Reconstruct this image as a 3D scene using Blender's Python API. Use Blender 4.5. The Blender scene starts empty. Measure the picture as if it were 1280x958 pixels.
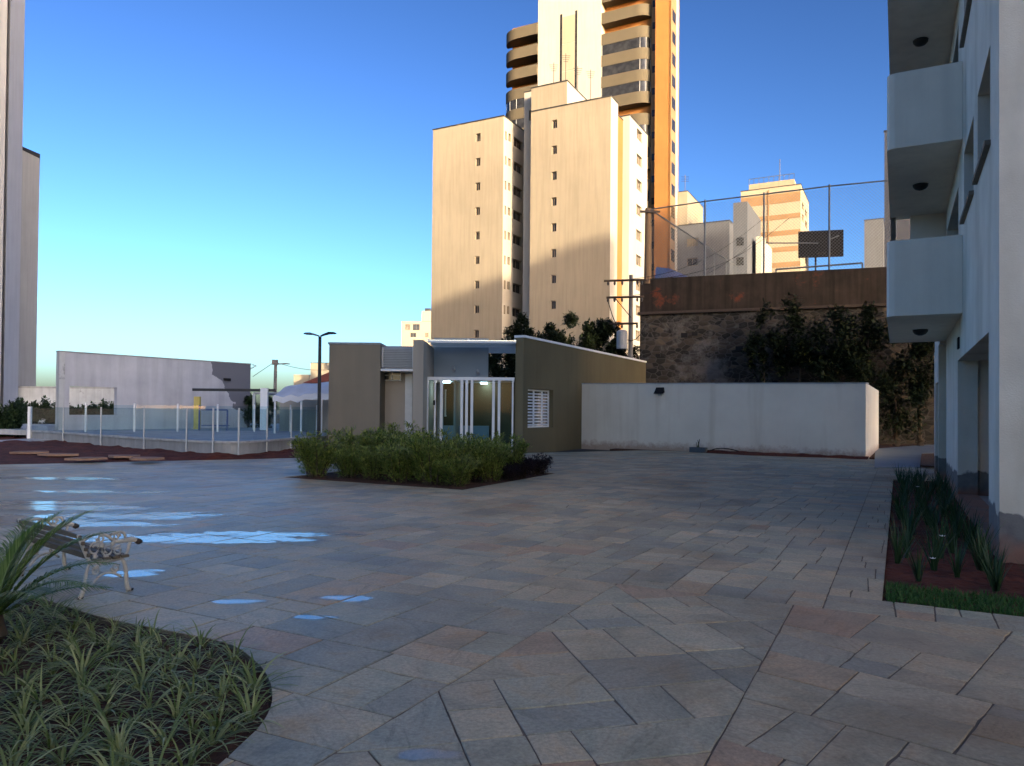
import bpy, bmesh, math, random
from mathutils import Vector, Matrix, noise
random.seed(7)
R = math.radians
scene = bpy.context.scene
col = scene.collection

# ------------------------------------------------------------ camera
EYE = 1.7
cam_d = bpy.data.cameras.new('camera')
cam = bpy.data.objects.new('camera', cam_d); col.objects.link(cam)
cam_d.sensor_width = 36; cam_d.lens = 36 * 930 / 1280.0
cam_d.shift_y = 23 / 1280.0
cam_d.clip_end = 6000; cam_d.clip_start = 0.05
CR = Matrix.Rotation(R(90.8), 4, 'X') @ Matrix.Rotation(R(0.5), 4, 'Z')
cam.matrix_world = Matrix.Translation((0, 0, EYE)) @ CR
scene.camera = cam
CR3 = CR.to_3x3()
def ray(px, py): return CR3 @ Vector(((px - 640) / 930, (502 - py) / 930, -1))
def G(px, py, z=0.0):
    r = ray(px, py); t = (z - EYE) / r.z
    return Vector((r.x * t, r.y * t, z))
def A(px, py, Y):
    r = ray(px, py); t = Y / r.y
    return Vector((r.x * t, Y, EYE + r.z * t))
U = Vector((.4616, .887, 0)); V = Vector((.887, -.4616, 0))     # u: into the plaza, v: to the right
def S(d, u, z=0.0): return V * d + U * u + Vector((0, 0, z))

# ------------------------------------------------------------ materials
def nt_new(name):
    m = bpy.data.materials.new(name); m.use_nodes = True
    nt = m.node_tree; nt.nodes.clear()
    return m, nt, nt.nodes, nt.links
def nd(N, t, **k):
    n = N.new(t)
    for a, b in k.items():
        if a.startswith('i_'):
            n.inputs[a[2:].replace('_', ' ')].default_value = b
        else: setattr(n, a, b)
    return n
def ramp(N, L, fac, stops, interp='LINEAR'):
    r = N.new('ShaderNodeValToRGB'); r.color_ramp.interpolation = interp
    e = r.color_ramp.elements
    while len(e) > 1: e.remove(e[-1])
    e[0].position = stops[0][0]; e[0].color = (*stops[0][1], 1)
    for p, c in stops[1:]:
        x = e.new(p); x.color = (*c, 1)
    L.new(fac, r.inputs[0]); return r.outputs[0]
def math_(N, L, op, a, b=None, clamp=False):
    n = N.new('ShaderNodeMath'); n.operation = op; n.use_clamp = clamp
    for i, x in enumerate((a, b)):
        if x is None: continue
        if isinstance(x, (int, float)): n.inputs[i].default_value = x
        else: L.new(x, n.inputs[i])
    return n.outputs[0]
def mixc(N, L, fac, a, b, blend='MIX'):
    n = N.new('ShaderNodeMix'); n.data_type = 'RGBA'; n.blend_type = blend
    for i, x in ((0, fac), (6, a), (7, b)):
        if isinstance(x, (int, float)): n.inputs[i].default_value = x
        elif isinstance(x, tuple): n.inputs[i].default_value = (*x, 1)
        else: L.new(x, n.inputs[i])
    return n.outputs[2]
MATS = {}
def mat(name, c, rough=.8, var=.12, scale=1.5, bump=.15, bscale=25., streak=0., spec=.3, metal=0., stain=None, stainscale=.6, stainthr=.58, bdist=.01):
    m, nt, N, L = nt_new(name)
    out = N.new('ShaderNodeOutputMaterial'); P = N.new('ShaderNodeBsdfPrincipled')
    L.new(P.outputs[0], out.inputs[0])
    tc = N.new('ShaderNodeTexCoord').outputs['Object']
    n1 = nd(N, 'ShaderNodeTexNoise', i_Scale=scale, i_Detail=8., i_Roughness=.62); L.new(tc, n1.inputs[0])
    lo = tuple(x * (1 - var) for x in c); hi = tuple(min(1, x * (1 + var)) for x in c)
    cc = ramp(N, L, n1.outputs[0], [(.3, lo), (.7, hi)])
    if streak:
        mp = nd(N, 'ShaderNodeMapping'); mp.inputs['Scale'].default_value = (3.5, 3.5, .22); L.new(tc, mp.inputs[0])
        n2 = nd(N, 'ShaderNodeTexNoise', i_Scale=1.0, i_Detail=6.); L.new(mp.outputs[0], n2.inputs[0])
        f = ramp(N, L, n2.outputs[0], [(.42, (1, 1, 1)), (.68, (1 - streak,) * 3)])
        cc = mixc(N, L, 1., cc, f, 'MULTIPLY')
    if stain:
        n3 = nd(N, 'ShaderNodeTexNoise', i_Scale=stainscale, i_Detail=9., i_Roughness=.7); L.new(tc, n3.inputs[0])
        f = ramp(N, L, n3.outputs[0], [(stainthr, (0, 0, 0)), (stainthr + .07, (1, 1, 1))])
        cc = mixc(N, L, f, cc, stain)
    L.new(cc, P.inputs['Base Color'])
    P.inputs['Roughness'].default_value = rough; P.inputs['Metallic'].default_value = metal
    P.inputs['Specular IOR Level'].default_value = spec
    if bump:
        nb = nd(N, 'ShaderNodeTexNoise', i_Scale=bscale, i_Detail=6.); L.new(tc, nb.inputs[0])
        b = nd(N, 'ShaderNodeBump', i_Strength=bump, i_Distance=bdist); L.new(nb.outputs[0], b.inputs['Height'])
        L.new(b.outputs[0], P.inputs['Normal'])
    MATS[name] = m; return m
def leafmat(name, c, c2, rough=.5, trans=.25):
    m, nt, N, L = nt_new(name)
    out = N.new('ShaderNodeOutputMaterial'); P = N.new('ShaderNodeBsdfPrincipled')
    g = N.new('ShaderNodeNewGeometry')
    cc = ramp(N, L, g.outputs['Random Per Island'], [(0, c), (.7, tuple((a + b) / 2 for a, b in zip(c, c2))), (1, c2)])
    L.new(cc, P.inputs['Base Color']); P.inputs['Roughness'].default_value = rough
    P.inputs['Specular IOR Level'].default_value = .25
    T = N.new('ShaderNodeBsdfTranslucent'); L.new(cc, T.inputs[0])
    mx = N.new('ShaderNodeMixShader'); mx.inputs[0].default_value = trans
    L.new(P.outputs[0], mx.inputs[1]); L.new(T.outputs[0], mx.inputs[2]); L.new(mx.outputs[0], out.inputs[0])
    return m
def glassmat(name, tint, alpha_mix=.75, rough=.02, ior=1.5):
    m, nt, N, L = nt_new(name)
    out = N.new('ShaderNodeOutputMaterial')
    T = N.new('ShaderNodeBsdfTransparent'); T.inputs[0].default_value = (*tint, 1)
    Gs = N.new('ShaderNodeBsdfGlossy'); Gs.inputs['Roughness'].default_value = rough
    fr = N.new('ShaderNodeFresnel'); fr.inputs[0].default_value = ior
    gm = N.new('ShaderNodeNewGeometry')
    f = math_(N, L, 'MULTIPLY', math_(N, L, 'ADD', fr.outputs[0], 1 - alpha_mix, True), math_(N, L, 'SUBTRACT', 1., gm.outputs['Backfacing']))
    mx = N.new('ShaderNodeMixShader'); L.new(f, mx.inputs[0]); L.new(T.outputs[0], mx.inputs[1]); L.new(Gs.outputs[0], mx.inputs[2])
    L.new(mx.outputs[0], out.inputs[0]); return m

M_balc = mat('balcony_plaster', (.80, .75, .65), .85, .06, .9, .3, 45., .08)
white_st = mat('white_stucco', (.70, .66, .58), .85, .10, .7, .35, 45., .14, stain=(.36, .36, .34), stainscale=.5, stainthr=.64)
def building_plaster():
    """white plaster over bare grey render near the foot, ragged edge"""
    m, nt, N, L = nt_new('plaster_with_bare_foot')
    out = N.new('ShaderNodeOutputMaterial'); P = N.new('ShaderNodeBsdfPrincipled'); L.new(P.outputs[0], out.inputs[0])
    tc = N.new('ShaderNodeTexCoord').outputs['Object']
    n1 = nd(N, 'ShaderNodeTexNoise', i_Scale=1.2, i_Detail=8., i_Roughness=.65); L.new(tc, n1.inputs[0])
    base = ramp(N, L, n1.outputs[0], [(.3, (.64, .60, .51)), (.7, (.76, .72, .62))])
    mp = nd(N, 'ShaderNodeMapping'); mp.inputs['Scale'].default_value = (1.1, 1.1, .3); L.new(tc, mp.inputs[0])
    n2 = nd(N, 'ShaderNodeTexNoise', i_Scale=1., i_Detail=7.); L.new(mp.outputs[0], n2.inputs[0])
    f = ramp(N, L, n2.outputs[0], [(.45, (1, 1, 1)), (.6, (.88, .87, .84)), (.76, (.7, .69, .64))])
    base = mixc(N, L, 1., base, f, 'MULTIPLY')
    sep = N.new('ShaderNodeSeparateXYZ'); L.new(tc, sep.inputs[0])
    n3 = nd(N, 'ShaderNodeTexNoise', i_Scale=2.2, i_Detail=5.); L.new(tc, n3.inputs[0])
    h = math_(N, L, 'ADD', sep.outputs[2], math_(N, L, 'MULTIPLY', math_(N, L, 'SUBTRACT', n3.outputs[0], .5), .5))
    f = ramp(N, L, h, [(.52, (1, 1, 1)), (.545, (0, 0, 0))])
    n4 = nd(N, 'ShaderNodeTexNoise', i_Scale=6., i_Detail=6.); L.new(tc, n4.inputs[0])
    bare = ramp(N, L, n4.outputs[0], [(.3, (.13, .125, .12)), (.7, (.2, .19, .175))])
    c = mixc(N, L, f, base, bare)
    f2 = ramp(N, L, h, [(.12, (1, 1, 1)), (.30, (0, 0, 0))])
    c = mixc(N, L, math_(N, L, 'MULTIPLY', f2, .6), c, (.33, .13, .06))
    L.new(c, P.inputs['Base Color']); P.inputs['Roughness'].default_value = .9
    nb = nd(N, 'ShaderNodeTexNoise', i_Scale=60., i_Detail=6.); L.new(tc, nb.inputs[0])
    b = nd(N, 'ShaderNodeBump', i_Strength=.5, i_Distance=.01); L.new(nb.outputs[0], b.inputs['Height']); L.new(b.outputs[0], P.inputs['Normal'])
    return m
plaster = building_plaster()
M_cream = mat('peach_paint', (.245, .212, .160), .85, .09, .16, .1, 8., .12)
M_white = mat('white_paint', (.35, .33, .29), .8, .05, .3, .1, 10., .07)
M_orange = mat('orange_paint', (.26, .118, .034), .8, .12, .25, .1, 8., .06)
M_taupe = mat('taupe_render', (.078, .068, .048), .85, .07, .6, .15, 40.)
M_beige = mat('beige_paint', (.24, .205, .15), .85, .06, .5, .2, 50., .06)
M_beige2 = mat('pale_beige_paint', (.38, .34, .28), .85, .06, .5, .2, 50., .06)
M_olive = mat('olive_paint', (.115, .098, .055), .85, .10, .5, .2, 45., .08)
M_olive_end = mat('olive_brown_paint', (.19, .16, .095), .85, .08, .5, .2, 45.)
M_blueg = mat('blue_grey_paint', (.30, .36, .40), .8, .06, .5, .15, 45.)
M_frame = mat('white_frame', (.72, .74, .75), .4, .04, 3., 0, spec=.5)
M_metalw = mat('pale_metal', (.45, .47, .48), .45, .08, 4., .05, spec=.5, metal=.2)
M_dark = mat('dark_metal', (.025, .027, .03), .5, .15, 5., .05)
M_black = mat('black_board', (.008, .008, .009), .8, .2, 2., .05)
M_rail = mat('galvanised_rail', (.10, .115, .13), .5, .15, 3., .05, metal=.3)
M_wood = mat('weathered_wood', (.13, .10, .065), .7, .3, 6., .3, 30.)
M_iron = mat('cream_cast_iron', (.50, .45, .37), .55, .2, 12., .4, 60., stain=(.18, .13, .09), stainscale=14., stainthr=.6)
M_brown = mat('brown_iron', (.05, .035, .025), .6, .2, 10., .2)
M_conc = mat('concrete', (.30, .31, .31), .85, .16, 1.3, .3, 30., .15)
M_conc2 = mat('pale_concrete', (.42, .44, .45), .8, .12, 1.3, .25, 25., .2, stain=(.25, .26, .26), stainscale=.8)
M_pole = mat('pole_concrete', (.17, .155, .14), .85, .2, 2., .2, 20.)
M_trans = mat('transformer_grey', (.30, .31, .31), .5, .1, 3., .05)
M_soil = mat('dark_soil', (.085, .040, .024), .95, .45, 5., 1., 35., stain=(.10, .04, .022), stainscale=3., stainthr=.55, bdist=.04)
M_rsoil = mat('red_soil', (.115, .030, .016), .95, .35, 1.2, 1., 12., stain=(.07, .016, .010), stainscale=2., stainthr=.5, bdist=.05)
M_stone = mat('loose_stone', (.30, .18, .12), .85, .25, 2., .3, 20.)
M_gray = mat('grey_building', (.30, .31, .33), .85, .07, .4, .1, 10., .1)
M_gray_shade = mat('grey_building_shaded', (.075, .085, .105), .85, .07, .4, .1, 10., .1)  # darker, bluer copy of grey_building with shade put into the colour
M_slate = mat('bluish_white_render', (.36, .39, .46), .85, .05, .5, .15, 12., .07)
M_tile = mat('red_roof_tile', (.18, .055, .035), .85, .3, 8., .3, 30.)
M_cloth = mat('white_canvas', (.60, .62, .66), .7, .08, 1.2, .3, 3.)
M_paint_far = mat('far_cream', (.27, .24, .185), .85, .05, .2, .05, 8., .05)
M_tan = mat('tan_band', (.20, .128, .07), .85, .12, .4, .1, 10.)
M_mortar = mat('mortar', (.17, .125, .09), .95, .3, 6., .5, 50.)
M_ground = mat('bare_ground', (.09, .075, .06), .95, .25, .3, .4, 6.)
M_bark = mat('bark', (.06, .045, .03), .9, .3, 6., .6, 25.)
M_path = mat('wet_concrete_path', (.15, .18, .20), .5, .2, .8, .2, 20., spec=.5)
M_tyre = mat('terracotta_sill', (.16, .13, .10), .7, .2, 6., .2)
M_yellow = mat('yellow_paint', (.45, .38, .12), .7, .1, 4., .05)
M_bluem = mat('blue_metal', (.05, .10, .25), .5, .1, 4., .05)
def winmat(name, c, rough=.12):
    m, nt, N, L = nt_new(name)
    out = N.new('ShaderNodeOutputMaterial'); P = N.new('ShaderNodeBsdfPrincipled'); L.new(P.outputs[0], out.inputs[0])
    tc = N.new('ShaderNodeTexCoord').outputs['Object']
    n1 = nd(N, 'ShaderNodeTexNoise', i_Scale=1.3, i_Detail=2.); L.new(tc, n1.inputs[0])
    L.new(ramp(N, L, n1.outputs[0], [(.35, tuple(x * .5 for x in c)), (.65, c)]), P.inputs['Base Color'])
    P.inputs['Roughness'].default_value = rough; P.inputs['Specular IOR Level'].default_value = .5
    return m
M_win = winmat('dark_window_glass', (.03, .032, .034))
M_winw = winmat('curtained_window_glass', (.16, .14, .11), .2)
M_glass = glassmat('fence_glass', (.84, .92, .95), 1.0)
M_glass2 = glassmat('entrance_glass', (.72, .88, .93), 1.0, .03, 1.22)
M_canopy = glassmat('canopy_glass', (.70, .80, .84), .62, .15)

def pave_mat():
    m, nt, N, L = nt_new('stone_paving')
    out = N.new('ShaderNodeOutputMaterial'); P = N.new('ShaderNodeBsdfPrincipled'); L.new(P.outputs[0], out.inputs[0])
    tc = N.new('ShaderNodeTexCoord').outputs['Object']; g = N.new('ShaderNodeNewGeometry')
    rnd = g.outputs['Random Per Island']
    stops = [(0, (0.367, 0.335, 0.252)), (.10, (0.483, 0.416, 0.287)), (.2, (0.401, 0.371, 0.275)), (.3, (0.524, 0.435, 0.292)), (.4, (0.422, 0.378, 0.269)), (.48, (0.476, 0.403, 0.275)),
             (.58, (0.503, 0.378, 0.240)), (.66, (0.442, 0.403, 0.287)), (.76, (0.469, 0.384, 0.257)), (.84, (0.347, 0.335, 0.263)), (.91, (0.571, 0.486, 0.333)), (.97, (0.462, 0.326, 0.211))]
    base = ramp(N, L, rnd, stops, 'CONSTANT')
    off = N.new('ShaderNodeCombineXYZ'); L.new(math_(N, L, 'MULTIPLY', rnd, 91.), off.inputs[0]); L.new(math_(N, L, 'MULTIPLY', rnd, 37.), off.inputs[1])
    va = nd(N, 'ShaderNodeVectorMath', operation='ADD'); L.new(tc, va.inputs[0]); L.new(off.outputs[0], va.inputs[1])
    n1 = nd(N, 'ShaderNodeTexNoise', i_Scale=2.2, i_Detail=9., i_Roughness=.68, i_Distortion=.6); L.new(va.outputs[0], n1.inputs[0])
    f = ramp(N, L, n1.outputs[0], [(.28, (.50, .56, .56)), (.42, (.82, .86, .84)), (.55, (1.05, 1.03, 1.0)), (.74, (1.12, .92, .72))])
    c = mixc(N, L, .9, base, f, 'MULTIPLY')
    n2 = nd(N, 'ShaderNodeTexNoise', i_Scale=1.3, i_Detail=7., i_Roughness=.7, i_Distortion=1.2); L.new(va.outputs[0], n2.inputs[0])
    rust = ramp(N, L, n2.outputs[0], [(.58, (0, 0, 0)), (.76, (1, 1, 1))])
    c = mixc(N, L, math_(N, L, 'MULTIPLY', rust, .38), c, (.40, .23, .13))
    # cleft layers running across each slab
    vr = nd(N, 'ShaderNodeVectorRotate', rotation_type='Z_AXIS'); L.new(va.outputs[0], vr.inputs['Vector']); L.new(math_(N, L, 'MULTIPLY', rnd, 40.), vr.inputs['Angle'])
    mpv = nd(N, 'ShaderNodeMapping'); mpv.inputs['Scale'].default_value = (1.3, 7., 1.); L.new(vr.outputs[0], mpv.inputs[0])
    nv = nd(N, 'ShaderNodeTexNoise', i_Scale=1.6, i_Detail=9., i_Roughness=.72, i_Distortion=1.6); L.new(mpv.outputs[0], nv.inputs[0])
    vf = ramp(N, L, nv.outputs[0], [(.34, (.66, .68, .66)), (.46, (1, 1, 1)), (.6, (1.0, .98, .95)), (.7, (1.2, 1.14, 1.0))])
    c = mixc(N, L, .85, c, vf, 'MULTIPLY')
    n3 = nd(N, 'ShaderNodeTexNoise', i_Scale=38., i_Detail=6., i_Roughness=.7); L.new(va.outputs[0], n3.inputs[0])
    f = ramp(N, L, n3.outputs[0], [(.35, (.72, .72, .72)), (.65, (1.12, 1.12, 1.12))])
    c = mixc(N, L, 1., c, f, 'MULTIPLY')
    # earth tint towards the right bed (soil washed over the stones)
    sep = N.new('ShaderNodeSeparateXYZ'); L.new(tc, sep.inputs[0])
    dd = math_(N, L, 'SUBTRACT', math_(N, L, 'MULTIPLY', sep.outputs[0], .887), math_(N, L, 'MULTIPLY', sep.outputs[1], .4616))
    n4 = nd(N, 'ShaderNodeTexNoise', i_Scale=.55, i_Detail=6.); L.new(tc, n4.inputs[0])
    e = math_(N, L, 'MULTIPLY', math_(N, L, 'ADD', dd, 2.2), .30, True)
    e = math_(N, L, 'MULTIPLY', e, ramp(N, L, n4.outputs[0], [(.38, (0, 0, 0)), (.62, (1, 1, 1))]))
    c = mixc(N, L, math_(N, L, 'MULTIPLY', e, .55), c, (.37, .21, .125))
    # puddles
    pm = None
    for (px, py, rx, ry) in PUD:
        q = G(px, py)
        x = math_(N, L, 'DIVIDE', math_(N, L, 'SUBTRACT', sep.outputs[0], q.x), rx)
        y = math_(N, L, 'DIVIDE', math_(N, L, 'SUBTRACT', sep.outputs[1], q.y), ry)
        r2 = math_(N, L, 'ADD', math_(N, L, 'MULTIPLY', x, x), math_(N, L, 'MULTIPLY', y, y))
        v = math_(N, L, 'SUBTRACT', 1., r2, True)
        pm = v if pm is None else math_(N, L, 'MAXIMUM', pm, v)
    n5 = nd(N, 'ShaderNodeTexNoise', i_Scale=1.5, i_Detail=9., i_Roughness=.7, i_Distortion=1.3); mp5 = nd(N, 'ShaderNodeMapping'); mp5.inputs['Scale'].default_value = (.8, 2.0, 1.); L.new(tc, mp5.inputs[0]); L.new(mp5.outputs[0], n5.inputs[0])
    pk = math_(N, L, 'ADD', math_(N, L, 'MULTIPLY', pm, .26), n5.outputs[0])
    gate = math_(N, L, 'MULTIPLY', pm, 12., True); pk = math_(N, L, 'MULTIPLY', pk, gate)
    wet = ramp(N, L, pk, [(.60, (0, 0, 0)), (.66, (1, 1, 1))])
    damp = ramp(N, L, pk, [(.50, (0, 0, 0)), (.60, (1, 1, 1))])
    n6 = nd(N, 'ShaderNodeTexNoise', i_Scale=.22, i_Detail=4.); L.new(tc, n6.inputs[0])
    lft = math_(N, L, 'MULTIPLY', math_(N, L, 'SUBTRACT', 1.5, sep.outputs[0]), .16, True)
    damp2 = math_(N, L, 'MULTIPLY', lft, ramp(N, L, n6.outputs[0], [(.3, (.25, .25, .25)), (.55, (1, 1, 1))]))
    c = mixc(N, L, math_(N, L, 'MULTIPLY', damp, .8), c, mixc(N, L, 1., c, (.55, .57, .6), 'MULTIPLY'))
    n8 = nd(N, 'ShaderNodeTexNoise', i_Scale=.42, i_Detail=9., i_Roughness=.68, i_Distortion=.5); L.new(tc, n8.inputs[0])
    c = mixc(N, L, 1., c, ramp(N, L, n8.outputs[0], [(.36, (.76, .73, .68)), (.5, (1, 1, 1)), (.66, (1.14, 1.12, 1.06))]), 'MULTIPLY')
    L.new(c, P.inputs['Base Color'])
    rg = math_(N, L, 'ADD', .60, math_(N, L, 'MULTIPLY', math_(N, L, 'SUBTRACT', n1.outputs[0], .5), .5))
    rg = math_(N, L, 'SUBTRACT', rg, math_(N, L, 'MULTIPLY', damp2, .17))
    rg = math_(N, L, 'MULTIPLY', rg, math_(N, L, 'SUBTRACT', 1., wet))
    rg = math_(N, L, 'MAXIMUM', rg, .15)
    L.new(rg, P.inputs['Roughness'])
    sp = math_(N, L, 'ADD', .30, math_(N, L, 'MULTIPLY', wet, .4)); L.new(sp, P.inputs['Specular IOR Level'])
    b = nd(N, 'ShaderNodeBump', i_Distance=.012)
    hh = math_(N, L, 'ADD', math_(N, L, 'ADD', n1.outputs[0], math_(N, L, 'MULTIPLY', nv.outputs[0], .8)), math_(N, L, 'MULTIPLY', n3.outputs[0], .3))
    L.new(hh, b.inputs['Height']); L.new(math_(N, L, 'MULTIPLY', math_(N, L, 'SUBTRACT', 1., wet), .55), b.inputs['Strength'])
    L.new(b.outputs[0], P.inputs['Normal'])
    return m
PUD = [(185, 645, 1.5, .6), (90, 635, 1.6, .5), (110, 655, 1.6, .35), (240, 674, 2.0, .42), (330, 668, 1.6, .3), (120, 615, 1.8, .30), (60, 628, 1.4, .35), (165, 716, .35, .25), (428, 748, .30, .13), (392, 772, .22, .09), (300, 752, .3, .1), (540, 946, .20, .10), (40, 650, 1.5, .8), (60, 598, 2.2, .5)]
M_pave = pave_mat()

def splash_wall():
    m, nt, N, L = nt_new('smooth_wall_with_splashed_foot')
    out = N.new('ShaderNodeOutputMaterial'); P = N.new('ShaderNodeBsdfPrincipled'); L.new(P.outputs[0], out.inputs[0])
    tc = N.new('ShaderNodeTexCoord').outputs['Object']; sp = N.new('ShaderNodeSeparateXYZ'); L.new(tc, sp.inputs[0])
    n1 = nd(N, 'ShaderNodeTexNoise', i_Scale=.45, i_Detail=8., i_Roughness=.6); L.new(tc, n1.inputs[0])
    c = ramp(N, L, n1.outputs[0], [(.3, (.70, .655, .56)), (.7, (.82, .775, .67))])
    n2 = nd(N, 'ShaderNodeTexNoise', i_Scale=3.5, i_Detail=9., i_Roughness=.75); L.new(tc, n2.inputs[0])
    h = math_(N, L, 'SUBTRACT', sp.outputs[2], math_(N, L, 'MULTIPLY', math_(N, L, 'SUBTRACT', n2.outputs[0], .45), .9))
    f = ramp(N, L, h, [(.05, (1, 1, 1)), (.34, (0, 0, 0))])
    c = mixc(N, L, math_(N, L, 'MULTIPLY', f, .7), c, (.33, .19, .115))
    mp = nd(N, 'ShaderNodeMapping'); mp.inputs['Scale'].default_value = (2.2, 2.2, .16); L.new(tc, mp.inputs[0])
    n3 = nd(N, 'ShaderNodeTexNoise', i_Scale=1., i_Detail=7.); L.new(mp.outputs[0], n3.inputs[0])
    g_ = ramp(N, L, n3.outputs[0], [(.52, (1, 1, 1)), (.75, (.86, .84, .8))]); c = mixc(N, L, 1., c, g_, 'MULTIPLY')
    L.new(c, P.inputs['Base Color']); P.inputs['Roughness'].default_value = .85
    nb = nd(N, 'ShaderNodeTexNoise', i_Scale=2.5, i_Detail=8.); L.new(tc, nb.inputs[0])
    b = nd(N, 'ShaderNodeBump', i_Strength=.25, i_Distance=.03); L.new(nb.outputs[0], b.inputs['Height']); L.new(b.outputs[0], P.inputs['Normal'])
    return m
def retaining_mat():
    m, nt, N, L = nt_new('old_stone_masonry')
    out = N.new('ShaderNodeOutputMaterial'); P = N.new('ShaderNodeBsdfPrincipled'); L.new(P.outputs[0], out.inputs[0])
    tc = N.new('ShaderNodeTexCoord').outputs['Object']
    mp = nd(N, 'ShaderNodeMapping'); mp.inputs['Scale'].default_value = (1, 1, 1.7); L.new(tc, mp.inputs[0])
    vo = nd(N, 'ShaderNodeTexVoronoi', i_Scale=2.1); L.new(mp.outputs[0], vo.inputs[0])
    sc_ = N.new('ShaderNodeSeparateXYZ'); L.new(vo.outputs['Color'], sc_.inputs[0])
    c = ramp(N, L, sc_.outputs[0], [(0, (.006, .006, .005)), (.4, (.018, .016, .012)), (.75, (.035, .028, .02)), (1, (.07, .055, .04))])
    ve = nd(N, 'ShaderNodeTexVoronoi', feature='DISTANCE_TO_EDGE', i_Scale=2.1); L.new(mp.outputs[0], ve.inputs[0])
    jf = ramp(N, L, ve.outputs['Distance'], [(.02, (1, 1, 1)), (.07, (0, 0, 0))])
    c = mixc(N, L, jf, c, (.05, .045, .04))
    n1 = nd(N, 'ShaderNodeTexNoise', i_Scale=.55, i_Detail=9., i_Roughness=.72); L.new(tc, n1.inputs[0])
    sp = N.new('ShaderNodeSeparateXYZ'); L.new(tc, sp.inputs[0])
    w = math_(N, L, 'SUBTRACT', 1.25, math_(N, L, 'MULTIPLY', math_(N, L, 'ABSOLUTE', math_(N, L, 'SUBTRACT', sp.outputs[0], 11.5)), .20), True)
    pf = ramp(N, L, math_(N, L, 'ADD', n1.outputs[0], math_(N, L, 'MULTIPLY', w, .09)), [(.56, (0, 0, 0)), (.68, (1, 1, 1))])
    c = mixc(N, L, math_(N, L, 'MULTIPLY', pf, .7), c, (.115, .11, .105))
    L.new(c, P.inputs['Base Color']); P.inputs['Roughness'].default_value = .95
    b = nd(N, 'ShaderNodeBump', i_Strength=.8, i_Distance=.08); L.new(ve.outputs['Distance'], b.inputs['Height']); L.new(b.outputs[0], P.inputs['Normal'])
    return m
M_mason = retaining_mat()
M_brick = mat('stained_brick_parapet', (.034, .025, .019), .9, .35, .9, .4, 14., .5, stain=(.13, .035, .016), stainscale=.45, stainthr=.58)
def patchy_wall():
    m, nt, N, L = nt_new('lilac_wall_with_bare_patch')
    out = N.new('ShaderNodeOutputMaterial'); P = N.new('ShaderNodeBsdfPrincipled'); L.new(P.outputs[0], out.inputs[0])
    tc = N.new('ShaderNodeTexCoord').outputs['Object']; sp = N.new('ShaderNodeSeparateXYZ'); L.new(tc, sp.inputs[0])
    n1 = nd(N, 'ShaderNodeTexNoise', i_Scale=.7, i_Detail=7., i_Roughness=.6); L.new(tc, n1.inputs[0])
    a = ramp(N, L, n1.outputs[0], [(.3, (.36, .375, .42)), (.7, (.46, .475, .51))])
    mp = nd(N, 'ShaderNodeMapping'); mp.inputs['Scale'].default_value = (2, 2, .2); L.new(tc, mp.inputs[0])
    n2 = nd(N, 'ShaderNodeTexNoise', i_Scale=1., i_Detail=6.); L.new(mp.outputs[0], n2.inputs[0])
    a = mixc(N, L, 1., a, ramp(N, L, n2.outputs[0], [(.4, (1, 1, 1)), (.7, (.8, .8, .8))]), 'MULTIPLY')
    k = math_(N, L, 'ADD', sp.outputs[0], math_(N, L, 'MULTIPLY', sp.outputs[2], .75))
    n3 = nd(N, 'ShaderNodeTexNoise', i_Scale=.9, i_Detail=4.); L.new(tc, n3.inputs[0])
    k = math_(N, L, 'ADD', k, math_(N, L, 'MULTIPLY', math_(N, L, 'SUBTRACT', n3.outputs[0], .5), 2.6))
    f = ramp(N, L, math_(N, L, 'MULTIPLY', math_(N, L, 'SUBTRACT', k, 11.6), 5.), [(.4, (0, 0, 0)), (.6, (1, 1, 1))])
    c = mixc(N, L, f, a, (.12, .125, .15))
    L.new(c, P.inputs['Base Color']); P.inputs['Roughness'].default_value = .9
    return m
M_patch = patchy_wall()

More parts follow.
